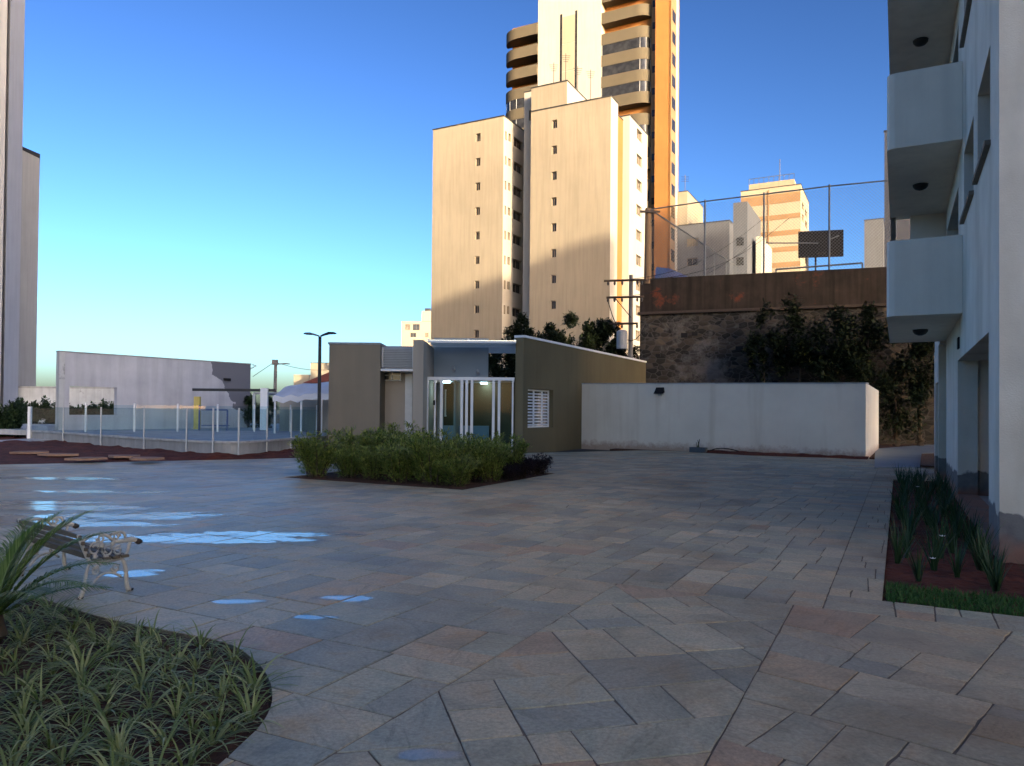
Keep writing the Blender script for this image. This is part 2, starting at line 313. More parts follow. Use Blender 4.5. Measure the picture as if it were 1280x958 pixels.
# ------------------------------------------------------------ mesh builder
class F:                                   # a frame: origin, a = right along the face, b = into the wall, z = up
    def __init__(s, o, a=None, b=None):
        s.o = Vector(o); s.a = (a or Vector((1, 0, 0))).normalized(); s.b = b or Vector((-s.a.y, s.a.x, 0))
    def __call__(s, a, b, z): return s.o + s.a * a + s.b * b + Vector((0, 0, z))
W0 = F((0, 0, 0)); SITE = F((0, 0, 0), V)
class MB:
    def __init__(s): s.v = []; s.f = []; s.smooth = False
    def poly(s, pts):
        i = len(s.v); s.v += [Vector(p) for p in pts]; s.f.append(list(range(i, i + len(pts)))); return s
    def box(s, a0, a1, b0, b1, z0, z1, fr=W0):
        i = len(s.v)
        for z in (z0, z1):
            for a, b in ((a0, b0), (a1, b0), (a1, b1), (a0, b1)): s.v.append(fr(a, b, z))
        s.f += [[i+q for q in x] for x in ((3,2,1,0),(4,5,6,7),(0,1,5,4),(1,2,6,5),(2,3,7,6),(3,0,4,7))]; return s
    def bbox(s, a0, a1, b0, b1, z0, z1, fr=W0, c=.01):     # box with chamfered vertical edges and top
        pts = [(a0+c,b0),(a1-c,b0),(a1,b0+c),(a1,b1-c),(a1-c,b1),(a0+c,b1),(a0,b1-c),(a0,b0+c)]
        i = len(s.v); n = 8; ca, cb = (a0+a1)/2, (b0+b1)/2
        for a, b in pts: s.v.append(fr(a, b, z0))
        for a, b in pts: s.v.append(fr(a, b, z1-c))
        for a, b in pts: s.v.append(fr(a+(c if a<ca else -c), b+(c if b<cb else -c), z1))
        s.f.append([i+q for q in range(n-1,-1,-1)]); s.f.append([i+2*n+q for q in range(n)])
        for k in (0, n):
            for q in range(n):
                r = (q+1) % n; s.f.append([i+k+q, i+k+r, i+k+n+r, i+k+n+q])
        return s
    def tube(s, pts, rad, n=6, caps=True):
        pts = [Vector(p) for p in pts]; i = len(s.v); m = len(pts)
        for k, p in enumerate(pts):
            d = (pts[min(k+1, m-1)] - pts[max(k-1, 0)]).normalized()
            x = d.cross(Vector((0, 0, 1)))
            if x.length < .05: x = d.cross(Vector((1, 0, 0)))
            x.normalize(); y = d.cross(x)
            r = rad[k] if isinstance(rad, (list, tuple)) else rad
            for q in range(n):
                an = 2*math.pi*q/n; s.v.append(p + x*math.cos(an)*r + y*math.sin(an)*r)
        for k in range(m-1):
            for q in range(n):
                r2 = (q+1) % n; s.f.append([i+k*n+q, i+k*n+r2, i+(k+1)*n+r2, i+(k+1)*n+q])
        if caps:
            s.f.append([i+q for q in range(n-1,-1,-1)]); s.f.append([i+(m-1)*n+q for q in range(n)])
        return s
    def prism(s, pts, z0, z1, fr=W0):      # pts (a,b) convex or not, extruded in z
        i = len(s.v); n = len(pts)
        for z in (z0, z1):
            for a, b in pts: s.v.append(fr(a, b, z))
        s.f.append([i+q for q in range(n-1,-1,-1)]); s.f.append([i+n+q for q in range(n)])
        for q in range(n):
            r = (q+1) % n; s.f.append([i+q, i+r, i+n+r, i+n+q])
        return s
    def wall(s, fr, a0, a1, z0, z1, th, holes=(), b=0.):
        """wall slab in frame fr, front at b, with real rectangular openings"""
        xs = sorted({a0, a1} | {h[0] for h in holes} | {h[1] for h in holes}); zs = sorted({z0, z1} | {h[2] for h in holes} | {h[3] for h in holes})
        xs = [x for x in xs if a0 <= x <= a1]; zs = [z for z in zs if z0 <= z <= z1]
        def solid(i, j):
            if i < 0 or j < 0 or i >= len(xs)-1 or j >= len(zs)-1: return False
            cx, cz = (xs[i]+xs[i+1])/2, (zs[j]+zs[j+1])/2
            return not any(h[0] < cx < h[1] and h[2] < cz < h[3] for h in holes)
        for i in range(len(xs)-1):
            for j in range(len(zs)-1):
                if not solid(i, j): continue
                x0, x1, y0, y1 = xs[i], xs[i+1], zs[j], zs[j+1]; c = b+th
                s.poly([fr(x0,b,y0), fr(x1,b,y0), fr(x1,b,y1), fr(x0,b,y1)])
                s.poly([fr(x1,c,y0), fr(x0,c,y0), fr(x0,c,y1), fr(x1,c,y1)])
                if not solid(i-1,j): s.poly([fr(x0,c,y0), fr(x0,b,y0), fr(x0,b,y1), fr(x0,c,y1)])
                if not solid(i+1,j): s.poly([fr(x1,b,y0), fr(x1,c,y0), fr(x1,c,y1), fr(x1,b,y1)])
                if not solid(i,j-1): s.poly([fr(x0,c,y0), fr(x1,c,y0), fr(x1,b,y0), fr(x0,b,y0)])
                if not solid(i,j+1): s.poly([fr(x0,b,y1), fr(x1,b,y1), fr(x1,c,y1), fr(x0,c,y1)])
        return s
    def mesh(s, name, m, smooth=False, origin=None):
        me = bpy.data.meshes.new(name)
        o = origin or Vector((0, 0, 0))
        me.from_pydata([tuple(v - o) for v in s.v], [], s.f); me.update()
        if smooth or s.smooth:
            for p in me.polygons: p.use_smooth = True
        me.materials.append(m); return me
    def build(s, name, m, parent=None, smooth=False, **tags):
        o = bpy.data.objects.new(name, s.mesh(name, m, smooth)); col.objects.link(o)
        if parent is not None: o.parent = parent; o.matrix_parent_inverse = root_inv(parent)
        tag(o, **tags); return o
def root_inv(p):
    # world-space meshes: undo the parent's placement (parents are translated empties or identity meshes)
    M_ = p.matrix_basis.copy(); q = p
    while q.parent: M_ = q.parent.matrix_basis @ q.matrix_parent_inverse @ M_; q = q.parent
    return M_.inverted()
def tag(o, label=None, cat=None, group=None, kind=None):
    if label: o['label'] = label
    if cat: o['category'] = cat
    if group: o['group'] = group
    if kind: o['kind'] = kind
    return o
def thing(name, label, cat, loc=(0, 0, 0), group=None, rz=0.):
    o = bpy.data.objects.new(name, None); col.objects.link(o); o.location = loc; o.rotation_euler = (0, 0, rz)
    o.empty_display_size = .2
    return tag(o, label, cat, group)
def copy_tree(src, loc, rz=0., sc=1., label=None, meshes=None):
    r = src.copy(); col.objects.link(r); r.location = loc; r.rotation_euler = (0, 0, rz); r.scale = (sc,)*3 if not isinstance(sc, tuple) else sc
    if label: r['label'] = label
    for ch in [c for c in list(src.children)]:
        c = ch.copy(); col.objects.link(c); c.parent = r
        for g in list(ch.children):
            d = g.copy(); col.objects.link(d); d.parent = c
    return r

# ------------------------------------------------------------ ground and paving
MB().poly([(-2500,-2500,-.22), (2500,-2500,-.22), (2500,2500,-.22), (-2500,2500,-.22)]).build('ground', M_ground, kind='structure')

def smooth_poly(p, k=5):
    out = []; n = len(p)
    for i in range(n):
        p0, p1, p2, p3 = p[i-1], p[i], p[(i+1) % n], p[(i+2) % n]
        for j in range(k):
            t = j/k
            out.append(.5*((2*p1)+(p2-p0)*t+(2*p0-5*p1+4*p2-p3)*t*t+(3*p1-p0-3*p2+p3)*t**3))
    return out
BED1 = smooth_poly([G(x, y).to_2d() for x, y in ((-420,722),(-150,728),(20,742),(122,770),(198,786),(282,803),(320,827),(337,851),(340,876),(328,903),(300,931),(262,965),(190,1010),(0,1085),(-500,1120),(-700,900))])
BED2 = [Vector(p) for p in ((-5.75, 18.75), (-1.05, 16.15), (1.25, 20.75), (-3.5, 23.4))]
bc = S(-.137, 7.63)
BED3 = [q.to_2d() for q in (bc, bc + V*9, bc + V*9 + U*2.85, S(1.06, 10.48), S(1.06, 22.2), S(-.137, 22.2))]
def clip(poly, n, c):      # keep n.p <= c
    out = []
    for i in range(len(poly)):
        p, q = poly[i], poly[(i+1) % len(poly)]
        dp, dq = n.dot(p)-c, n.dot(q)-c
        if dp <= 0: out.append(p)
        if (dp < 0 < dq) or (dq < 0 < dp): out.append(p + (q-p)*(dp/(dp-dq)))
    return out
def area(p): return abs(sum(p[i].x*p[(i+1)%len(p)].y - p[(i+1)%len(p)].x*p[i].y for i in range(len(p))))/2
def split(poly, ax, target, out, depth=0):
    ar = area(poly)
    if ar < .012: return
    bx = Vector((-ax.y, ax.x))
    ea = [p.dot(ax) for p in poly]; eb = [p.dot(bx) for p in poly]
    la, lb = max(ea)-min(ea), max(eb)-min(eb)
    if (ar < target*random.uniform(.55, 1.5) and max(la, lb) < 1.25) or depth > 16: out.append(poly); return
    if la*random.uniform(.8, 1.2) > lb: n, lo, hi = ax, min(ea), max(ea)
    else: n, lo, hi = bx, min(eb), max(eb)
    j = random.uniform(-.035, .035)
    if random.random() < .06 and ar < 1.5: j = random.uniform(-.35, .35)
    n = Vector((n.x*math.cos(j)-n.y*math.sin(j), n.x*math.sin(j)+n.y*math.cos(j)))
    e = [p.dot(n) for p in poly]; lo, hi = min(e), max(e)
    c = lo + (hi-lo)*random.uniform(.34, .66)
    split(clip(poly, n, c), ax, target, out, depth+1); split(clip(poly, -n, -c), ax, target, out, depth+1)
def half(p, q):            # line through p->q, keeps the right-hand side
    d = (q-p).normalized(); n = Vector((-d.y, d.x)); return n, n.dot(p)
u2, v2 = U.to_2d(), V.to_2d()
gp = lambda x, y: G(x, y).to_2d()
BIG = [Vector(p) for p in ((-40, -4), (24, -4), (24, 46), (-40, 46))]
n, c = half(gp(0, 581), gp(360, 573)); BIG = clip(BIG, n, c)
BIG = clip(BIG, *half(Vector((2.6, 38)), Vector((14.5, 28.0))))
BIG = clip(BIG, *half(S(2.6, 24.6).to_2d()-v2*30, S(2.6, 24.6).to_2d())) if False else BIG
H1 = half(gp(300, 700), gp(760, 742)); H1 = half(gp(634, 713) - v2*30, gp(634, 713) + v2*30)
L1 = half(gp(699, 773) - u2*20, gp(699, 773)); L2 = half(gp(880, 958) - u2*20, gp(880, 958))
# half keeps the right of the direction; inv flips
inv = lambda h: (-h[0], -h[1])
near = clip(BIG, *H1); far = clip(BIG, *inv(H1))
L3 = half(gp(1052, 700) - u2*30, gp(1052, 700))
H2 = half(gp(990, 752) - v2*30, gp(990, 752))
jobs = []
jobs.append((clip(near, *inv(L1)), u2, .42))
mid = clip(near, *L1)
def rot(d): return Vector((math.sin(R(d)), math.cos(R(d))))
jobs.append((clip(mid, *inv(L2)), rot(-13), .34))
rt = clip(mid, *L2); jobs.append((rt, rot(42), .36))
jobs.append((clip(far, *inv(L3)), rot(29), .27))
jobs.append((clip(far, *L3), rot(27), .17))
slabs = []
for pg, ax, tg in jobs:
    if len(pg) > 2: split(pg, ax, tg, slabs)
def inset(p, g):
    if sum(p[i].x*p[(i+1)%len(p)].y - p[(i+1)%len(p)].x*p[i].y for i in range(len(p))) < 0: p = p[::-1]
    q = p
    for i in range(len(p)):
        d = p[(i+1)%len(p)] - p[i]
        if d.length < 1e-5: continue
        d.normalize(); n = Vector((d.y, -d.x)); q = clip(q, n, n.dot(p[i]) - g)
        if len(q) < 3: return None
    # drop near-duplicate points
    r = []
    for a in q:
        if not r or (a - r[-1]).length > .004: r.append(a)
    if len(r) > 2 and (r[0]-r[-1]).length <= .004: r.pop()
    return r if len(r) > 2 else None
def bbx(p): return min(a.x for a in p), max(a.x for a in p), min(a.y for a in p), max(a.y for a in p)
beds = [BED1, BED2, BED3]; bb = [bbx(b) for b in beds]
def pip(p, poly):
    r = False; j = len(poly)-1
    for i in range(len(poly)):
        a, b = poly[i], poly[j]
        if (a.y > p.y) != (b.y > p.y) and p.x < (b.x-a.x)*(p.y-a.y)/(b.y-a.y)+a.x: r = not r
        j = i
    return r
def crosses(p, bed):
    if any(pip(q, bed) for q in p): return 1 if not all(pip(q, bed) for q in p) else 2
    if any(pip(q, p) for q in bed): return 1
    for i in range(len(p)):            # sample the outline
        for t in (.25, .5, .75):
            if pip(p[i].lerp(p[(i+1) % len(p)], t), bed): return 1
    return 0
plain, cutm = MB(), MB()
for p in slabs:
    g = random.uniform(.0022, .0055)
    q = inset(p, g)
    if not q: continue
    st = 0
    for bd, x in zip(beds, bb):
        y = bbx(q)
        if y[1] < x[0] or y[0] > x[1] or y[3] < x[2] or y[2] > x[3]: continue
        st = max(st, crosses(q, bd))
    if st == 2: continue
    tgt = cutm if st == 1 else plain
    if sum(a.y for a in q)/len(q) < 15:
        qq = []
        cc_ = sum((a for a in q), Vector((0, 0)))/len(q)
        for a, b in zip(q, q[1:]+q[:1]):
            l_ = (b-a).length; k_ = max(1, int(l_/.09)); dn = Vector((-(b-a).y, (b-a).x))/max(l_, 1e-6)
            for t_ in range(k_):
                pt = a.lerp(b, t_/k_)
                off_ = random.uniform(0, .003) + (random.uniform(.003, .011) if random.random() < .06 else 0)
                if t_ == 0: pt = pt + (cc_-pt).normalized()*random.uniform(0, .008)
                else: pt = pt + dn*off_
                qq.append(pt)
        q = qq
    cx = sum((a for a in q), Vector((0, 0)))/len(q); z0 = random.uniform(-.0025, .0015); tx, ty = random.gauss(0, .0022), random.gauss(0, .0022)
    i = len(tgt.v); k = len(q)
    q2 = [a + (cx-a).normalized()*.005 for a in q]
    for a in q: tgt.v.append(Vector((a.x, a.y, -.03)))
    for a in q: tgt.v.append(Vector((a.x, a.y, z0-.003+tx*(a.x-cx.x)+ty*(a.y-cx.y))))
    for a in q2: tgt.v.append(Vector((a.x, a.y, z0+tx*(a.x-cx.x)+ty*(a.y-cx.y))))
    tgt.f.append([i+j for j in range(k-1, -1, -1)]); tgt.f.append([i+2*k+j for j in range(k)])
    for b in (0, k):
        for j in range(k):
            r = (j+1) % k; tgt.f.append([i+b+j, i+b+r, i+b+k+r, i+b+k+j])
def cut(mesh_b, cutters, m):
    o = bpy.data.objects.new('tmp', mesh_b.mesh('tmp', m)); col.objects.link(o)
    cs = []
    for bd in cutters:
        if sum(bd[i].x*bd[(i+1)%len(bd)].y - bd[(i+1)%len(bd)].x*bd[i].y for i in range(len(bd))) < 0: bd = bd[::-1]
        c_ = MB().prism([(a.x, a.y) for a in bd], -.5, .5).mesh('cut', m)
        co = bpy.data.objects.new('cut', c_); col.objects.link(co); cs.append(co)
        md = o.modifiers.new('b', 'BOOLEAN'); md.object = co; md.operation = 'DIFFERENCE'; md.solver = 'EXACT'
    bpy.context.view_layer.update()
    me = bpy.data.meshes.new_from_object(o.evaluated_get(bpy.context.evaluated_depsgraph_get()))
    for x in cs + [o]: bpy.data.objects.remove(x)
    return me
me1 = cut(cutm, beds, M_pave)
bm = bmesh.new(); bm.from_mesh(me1); bm.from_mesh(plain.mesh('p', M_pave))
me = bpy.data.meshes.new('paving'); bm.to_mesh(me); bm.free()
me.materials.clear(); me.materials.append(M_pave)
pav = bpy.data.objects.new('paving', me); col.objects.link(pav); tag(pav, kind='structure')
mm = MB().prism([(a.x, a.y) for a in (BIG if area(BIG) else BIG)][::1], -.12, -.0075)
bed_me = cut(mm, beds, M_mortar)
bo = bpy.data.objects.new('paving_bed', bed_me); col.objects.link(bo); tag(bo, kind='structure')
bed_me.materials.clear(); bed_me.materials.append(M_mortar)

def nz(x, y, s=1., o=0.): return noise.noise(Vector((x*s, y*s, o)))
def soil(name, bed, m, zf, res=.08):
    x0, x1, y0, y1 = bbx(bed); x0 = max(x0, -9); y0 = max(y0, 2.2)
    mb = MB(); nx, ny = int((x1-x0)/res)+1, int((y1-y0)/res)+1
    def inside(x, y): return pip(Vector((x, y)), bed)
    idx = {}
    for i in range(nx+1):
        for j in range(ny+1):
            x, y = x0+i*res, y0+j*res; idx[i, j] = len(mb.v); mb.v.append(Vector((x, y, zf(x, y))))
    for i in range(nx):
        for j in range(ny): mb.f.append([idx[i, j], idx[i+1, j], idx[i+1, j+1], idx[i, j+1]])
    return mb.build(name, m, smooth=True, kind='structure')
def under(bed, f):
    def g_(x, y):
        return f(x, y) if pip(Vector((x, y)), bed) else -.06
    return g_
soil('soil_bed', BED1, M_soil, under(BED1, lambda x, y: -.045+.03*nz(x, y, 3)+.02*nz(x, y, 11)), .05)
soil('soil_bed', BED2, M_soil, under(BED2, lambda x, y: -.02+.03*nz(x, y, 2)+.015*nz(x, y, 9)), .09)
soil('soil_bed', BED3, M_rsoil, under(BED3, lambda x, y: -.03+.03*nz(x, y, 3)+.015*nz(x, y, 12)), .06)

# soil strip along the white wall, drive path beyond
def strip(name, poly, z, m, th=.03, kind='structure'):
    return MB().prism([(p.x, p.y) for p in poly], z-th, z).build(name, m, kind=kind)

# red soil bank between the plaza and the pool terrace
bank = MB(); NB = 90; MBk = 26
pa, pb = G(-30, 581.6), G(372, 572.8)
copx = [(-60, 534), (39, 538), (130, 544), (230, 550), (300, 552), (361, 548), (420, 544)]
cop = [G(x, y, .57) for x, y in copx]
def copat(t):
    s = t*(len(cop)-1); i = min(int(s), len(cop)-2); return cop[i].lerp(cop[i+1], s-i)
for i in range(NB+1):
    t = i/NB; a = pa.lerp(pb, t); b = copat(t); b = Vector((b.x, b.y+.6, 0))
    for j in range(MBk+1):
        s = j/MBk; p = a.lerp(b, s)
        z = .012 + .22*math.sin(min(1, s*1.6)*math.pi/2)*(.45+.55*abs(nz(p.x, p.y, .55, 3))) + .09*s*nz(p.x, p.y, 2.2) + .03*nz(p.x, p.y, 7)
        if j == 0: z = .002
        bank.v.append(Vector((p.x, p.y, z)))
for i in range(NB):
    for j in range(MBk):
        q = i*(MBk+1)+j; bank.f.append([q, q+MBk+1, q+MBk+2, q+1])
bank.build('red_soil_bank', M_rsoil, smooth=True, kind='structure')
random.seed(11)
for k, (x, y, w, d, rz, lb) in enumerate(((38, 566, 1.3, .5, .2, 'flat rust stained stone slab lying leftmost on the red soil'), (72, 569, 1.5, .4, -.1, 'long narrow stone slab in the red soil, second from the left'),
        (110, 574, 1.2, .45, .3, 'rust stained slab lying where red soil meets the paving'), (155, 571, 1.2, .5, .1, 'pale stone slab in red soil below the glass fence'), (182, 574, 1.2, .6, -.3, 'pale stone slab, rightmost of those on the red soil'))):
    p = G(x, y, .12); mb = MB(); n = 7
    pts = [(w/2*math.cos(2*math.pi*i/n)*random.uniform(.75, 1.1), d*math.sin(2*math.pi*i/n)*random.uniform(.7, 1.1)) for i in range(n)]
    fr = F((p.x, p.y, 0), Vector((math.cos(rz), math.sin(rz), 0)))
    mb.prism(pts, .10, .165, fr).build('stone_slab', M_stone, label=lb, cat='stone slab', group='stone slabs on the red soil bank')

# ------------------------------------------------------------ buildings
def ublock(root, fr, a0, a1, b0, b1, z0, z1, m, front=(), right=(), left=(), wm=None, roofm=None, name='wall', th=.3, rd=.22, frame=True, parapet=.25):
    """one block: hollow walls with openings, a roof, and a window part in every opening. right holes measured along b."""
    mb = MB()
    mb.wall(fr, a0, a1, z0, z1, th, front, b=b0)
    fR = F(fr(a1, 0, 0), fr.b, -fr.a)          # right face: runs along b, goes inward -a
    fL = F(fr(a0, 0, 0), -fr.b, fr.a)
    mb.wall(fR, b0+th+.002, b1, z0, z1, th, right)
    mb.wall(fL, -b1, -(b0+th+.002), z0, z1, th, [(-h[1], -h[0], h[2], h[3]) for h in left])
    mb.wall(fr, a0+th+.002, a1-th-.002, z0, z1, th, (), b=b1-th)
    w = mb.build(name, m, root)
    MB().box(a0+th+.004, a1-th-.004, b0+th+.004, b1-th-.004, z1-parapet-.3, z1-parapet, fr).build('roof', roofm or M_conc, root)
    # coping cap
    cp = MB(); e = .06
    cp.wall(F(fr(0, 0, 0), fr.a, fr.b), a0-e, a1+e, z1+.003, z1+.12, th+2*e, (), b=b0-e)
    cp.wall(fR, b0+th+e+.002, b1, z1+.003, z1+.12, th+2*e, (), b=-e)
    cp.build('coping', M_dark if z1 > 12 else M_conc, root)
    def win(frm, h, mt):
        f_ = MB(); t = .07; x0, x1, y0, y1 = h
        f_.wall(frm, x0+.004, x1-.004, y0+.004, y1-.004, .06, [(x0+t, x1-t, y0+t, y1-t)], b=rd-.04)
        mid = (x0+x1)/2; f_.box(mid-.03, mid+.03, rd-.03, rd+.02, y0+t, y1-t, frm)
        o = f_.build('window', M_tyre, root)
        p = MB().box(x0+.01, x1-.01, rd+.022, rd+.04, y0+.01, y1-.01, frm).build('pane', mt, o)
    fF = F(fr(0, b0, 0), fr.a, fr.b)
    for k, h in enumerate(front): win(fF, h, wm or (M_win if (k*7) % 3 else M_winw))
    for k, h in enumerate(right): win(fR, h, wm or (M_win if (k*5) % 3 else M_winw))
    for k, h in enumerate(left): win(fL, (-h[1], -h[0], h[2], h[3]), wm or M_win)
    return w
def zat(px, py, Y): return A(px, py, Y).z

# --- cream twin-block apartment building
f0 = A(538, 480, 87); T1 = thing('apartment_building', 'peach and white apartment block with two wings behind the guardhouse, lower part in shadow', 'apartment building', (f0.x, f0.y, 0))
fa = F((f0.x, f0.y, 0), V)
wA = (A(626, 300, 82.6)-A(538, 300, 87)).to_2d().length
ztA = zat(538, 163, 87)
frontA = []; rightA = []
for k in range(10):
    zc = zat(595, 173+30.6*k, 84.4)
    frontA.append((wA*.62, wA*.62+.62, zc-.45, zc+.45))
    zc2 = zc-.1
    rightA.append((.35, .75, zc2-.55, zc2+.45)); rightA.append((1.15, 1.75, zc2-.45, zc2+.45))
    rightA.append((2.5, 4.7, zc2-.55, zc2+.5)); rightA.append((5.0, 5.9, zc2-.55, zc2+.5)); rightA.append((7.0, 7.8, zc2-.4, zc2+.4))
ublock(T1, fa, 0, wA, 0, 13, 0, ztA, M_cream, frontA, [(a+.0, b, c_, d) for a, b, c_, d in rightA if a > .33], th=.3, wm=M_win)
# white skin on its narrow right side
sk = MB(); fR = F(fa(wA, 0, 0), U, -V)
sk.wall(fR, .02, 8.5, 0, ztA-.02, .02, [(a-.0, b, c_, d) for a, b, c_, d in rightA], b=-.022)
sk.build('side_skin', M_white, T1)
g0 = A(661, 480, 81); fb = F((g0.x, g0.y, 0), V); wB = (A(761, 300, 76.8)-A(661, 300, 81)).to_2d().length
ztB = zat(761, 121, 76.8); zstep = zat(663, 111, 81)
frontB = []; rightB = []; rightC = []
for k in range(10):
    zc = zat(692, 155+32.3*k, 79.7)
    frontB.append((wB*.275, wB*.275+.6, zc-.48, zc+.42))
wallB = ublock(T1, fb, 0, wB, 0, 2.2, 0, ztB, M_cream, frontB, (), wm=M_win)
MB().wall(F(fb(wB, 0, 0), U, -V), .02, 2.19, 0, ztB-.02, .02, b=-.022).build('side_skin', M_white, T1)
wst = wB*.46
ublock(T1, fb, 0, wst, .02, 7, ztB+.125, zstep, M_cream, (), ())
MB().wall(F(fb(wst, 0, 0), U, -V), .05, 6.9, ztB+.13, zstep-.02, .02, b=-.022).build('side_skin', M_white, T1)
for k in range(10):
    zc = zat(774, 160+32*k, 79.5); rightB.append((3.2, 4.3, zc-.5, zc+.4))
ublock(T1, fb, 0.4, wB-.75, 2.205, 6.0, 0, ztB-.3, M_orange, (), rightB, wm=M_winw)
zC = zat(781, 141, 81.3)
for k in range(10):
    zc = zat(800, 173+31*k, 86); rightC.append((8.6, 10.6, zc-.6, zc+.6))
ublock(T1, fb, 0.4, wB+.02, 6.005, 12.6, 0, zC, M_white, (), rightC, wm=M_winw)
# small stair head between the wings and link wall
ublock(T1, fb, -1.6, -.01, 1.5, 6, 0, zat(650, 116, 83), M_white, [(-1.0, -.35, zat(658, 150, 82.5), zat(658, 137, 82.5))])
for (px, py, hh) in ((692, 110, 3.0), (707, 103, 3.4), (722, 121, 3.6), (738, 122, 3.3)):
    b_ = A(px, py+2, 82.5); mb = MB(); mb.tube([b_ - Vector((0,0,.9)), b_ + Vector((0, 0, hh))], .035, 5)
    for q in range(4): mb.tube([b_ + Vector((-.5+.08*q, 0, hh-.25-.22*q)), b_ + Vector((.5-.08*q, 0, hh-.25-.22*q))], .022, 4)
    mb.build('antenna', M_dark, T1)

# --- tall tower with rounded balconies
h0 = A(669, 480, 106); T2 = thing('balcony_tower', 'tall white and orange tower with rounded taupe balconies', 'tower', (h0.x, h0.y, 0))
fc = F((h0.x, h0.y, 0), V); k1 = (A(745, 300, 100.9)-A(669, 300, 106)).to_2d().length
zT = 66
slot = []
MB().box(0, k1, 0, 12, 0, zT, fc).build('core_wall', M_white, T2)
# stair window strip: bright panel between two dark slots
sA, sB = k1*.36, k1*.63; z_a, z_b = 30, zat(715, 12, 103)
for a in (sA, sB-.3): MB().box(a, a+.32, -.03, .2, z_a, z_b, fc).build('slot_window', M_win, T2)
fl = 27*103/930*1.0
mbp = MB()
for k in range(9): mbp.box(sA+.34, sB-.32, -.05, .1, z_b-.4-(k+1)*3.9, z_b-.5-k*3.9, fc)
mbp.build('stair_panel', M_paint_far, T2)
def arcpts(a0, a1, dep, n=10, rev=False, roundl=True, roundr=True):
    """outline of a balcony standing proud by dep, rounded at its ends"""
    pts = []
    r = min(dep*1.3, (a1-a0)*.45)
    if roundl:
        for i in range(n+1): t = math.pi/2*i/n; pts.append((a0+r-r*math.cos(t), -dep*math.sin(t)))
    else: pts += [(a0, 0), (a0, -dep)]
    if roundr:
        for i in range(n, -1, -1): t = math.pi/2*i/n; pts.append((a1-r+r*math.cos(t), -dep*math.sin(t)))
    else: pts += [(a1, -dep), (a1, 0)]
    return pts
def balcony(a0, a1, dep, zb, root, fr, glass=None, rl=True, rr=True):
    outer = arcpts(a0, a1, dep, roundl=rl, roundr=rr)
    mb = MB(); mb.prism(outer, zb, zb+.25, fr)
    inner = arcpts(a0+.12, a1-.12, dep-.12, roundl=rl, roundr=rr)
    n = len(outer)
    i = len(mb.v)
    for z in (zb+.252, zb+1.55):
        for p in outer: mb.v.append(fr(p[0], p[1], z))
        for p in inner: mb.v.append(fr(p[0], p[1], z))
    for q in range(n-1):
        mb.f.append([i+q, i+q+1, i+2*n+q+1, i+2*n+q]); mb.f.append([i+n+q+1, i+n+q, i+3*n+q, i+3*n+q+1]); mb.f.append([i+2*n+q, i+2*n+q+1, i+3*n+q+1, i+3*n+q])
    b_ = mb.build('balcony', M_taupe, root)
    if glass:
        g_ = MB(); gl = arcpts(a0+.06, a1-.06, dep-.06, roundl=rl, roundr=rr); j = len(g_.v)
        for z in (zb+1.56, zb+3.0):
            for p in gl: g_.v.append(fr(p[0], p[1], z))
        for q in range(len(gl)-1): g_.f.append([j+q, j+q+1, j+len(gl)+q+1, j+len(gl)+q])
        g_.build('balcony_glazing', M_win, b_)
        m_ = MB()
        for q in range(1, len(gl)-1, 3): m_.tube([fr(gl[q][0], gl[q][1]-.02, zb+1.55), fr(gl[q][0], gl[q][1]-.02, zb+3.0)], .03, 4)
        m_.build('glazing_bar', M_metalw, b_)
sp3 = 27.2*101/930
k2 = k1 + (A(803, 300, 97)-A(745, 300, 100.9)).to_2d().length
MB().box(k1+.01, k2, 1.6, 12, 0, zT, fc).build('balcony_back_wall', M_orange, T2)
zb0 = zat(775, 27, 98)
for k in range(-2, 11):
    balcony(k1+.05, k2, 1.5, zb0-1.45-sp3*k, T2, F(fc(0, 1.6, 0), V), glass=(k in (1, 2, 3, 5, 6, 8, 9)), rl=False)
# left balconies, set back on the far left shoulder
kl = -1.36*(A(632, 300, 107)-A(669, 300, 106)).to_2d().length
zbl = zat(655, 28, 105)
MB().box(kl+.8, -.01, 1.9, 12, 0, zat(640, 14, 107)-1, fc).build('balcony_back_wall', M_orange, T2)
for k in range(0, 11):
    balcony(kl, -.05, 2.2, zbl-1.2-2.95*k, T2, F(fc(0, 1.9, 0), V), glass=(k in (4, 5)), rr=False)
k3 = k2 + (A(810, 300, 96.5)-A(803, 300, 97)).to_2d().length; k4 = k3 + (A(830, 300, 95.5)-A(810, 300, 96.5)).to_2d().length
MB().box(k2+.01, k3, .9, 12, 0, zT, fc).build('recess_wall', M_tan, T2)
for k in range(14): MB().box(k2+.15, k3-.1, .84, .95, 60-sp3*k-.9, 60-sp3*k, fc).build('window', M_win, T2)
MB().box(k3+.005, k4, 0, 2.3, 0, zT, fc).build('orange_pier', M_orange, T2)
# right narrow side: window strip and white fin
fs = F(fc(k4, 0, 0), U, -V)
MB().box(.0, 2.4, -.02, .3, 0, zT, fs).build('side_wall', M_tan, T2)
for k in range(15):
    z_ = zat(833, 18+27.2*k, 98); MB().box(.5, 2.1, -.045, .2, z_-1.0, z_+.5, fs).build('window', M_win, T2)
MB().box(2.41, 3.4, -.06, .3, 0, zT, fs).build('white_fin', M_white, T2)

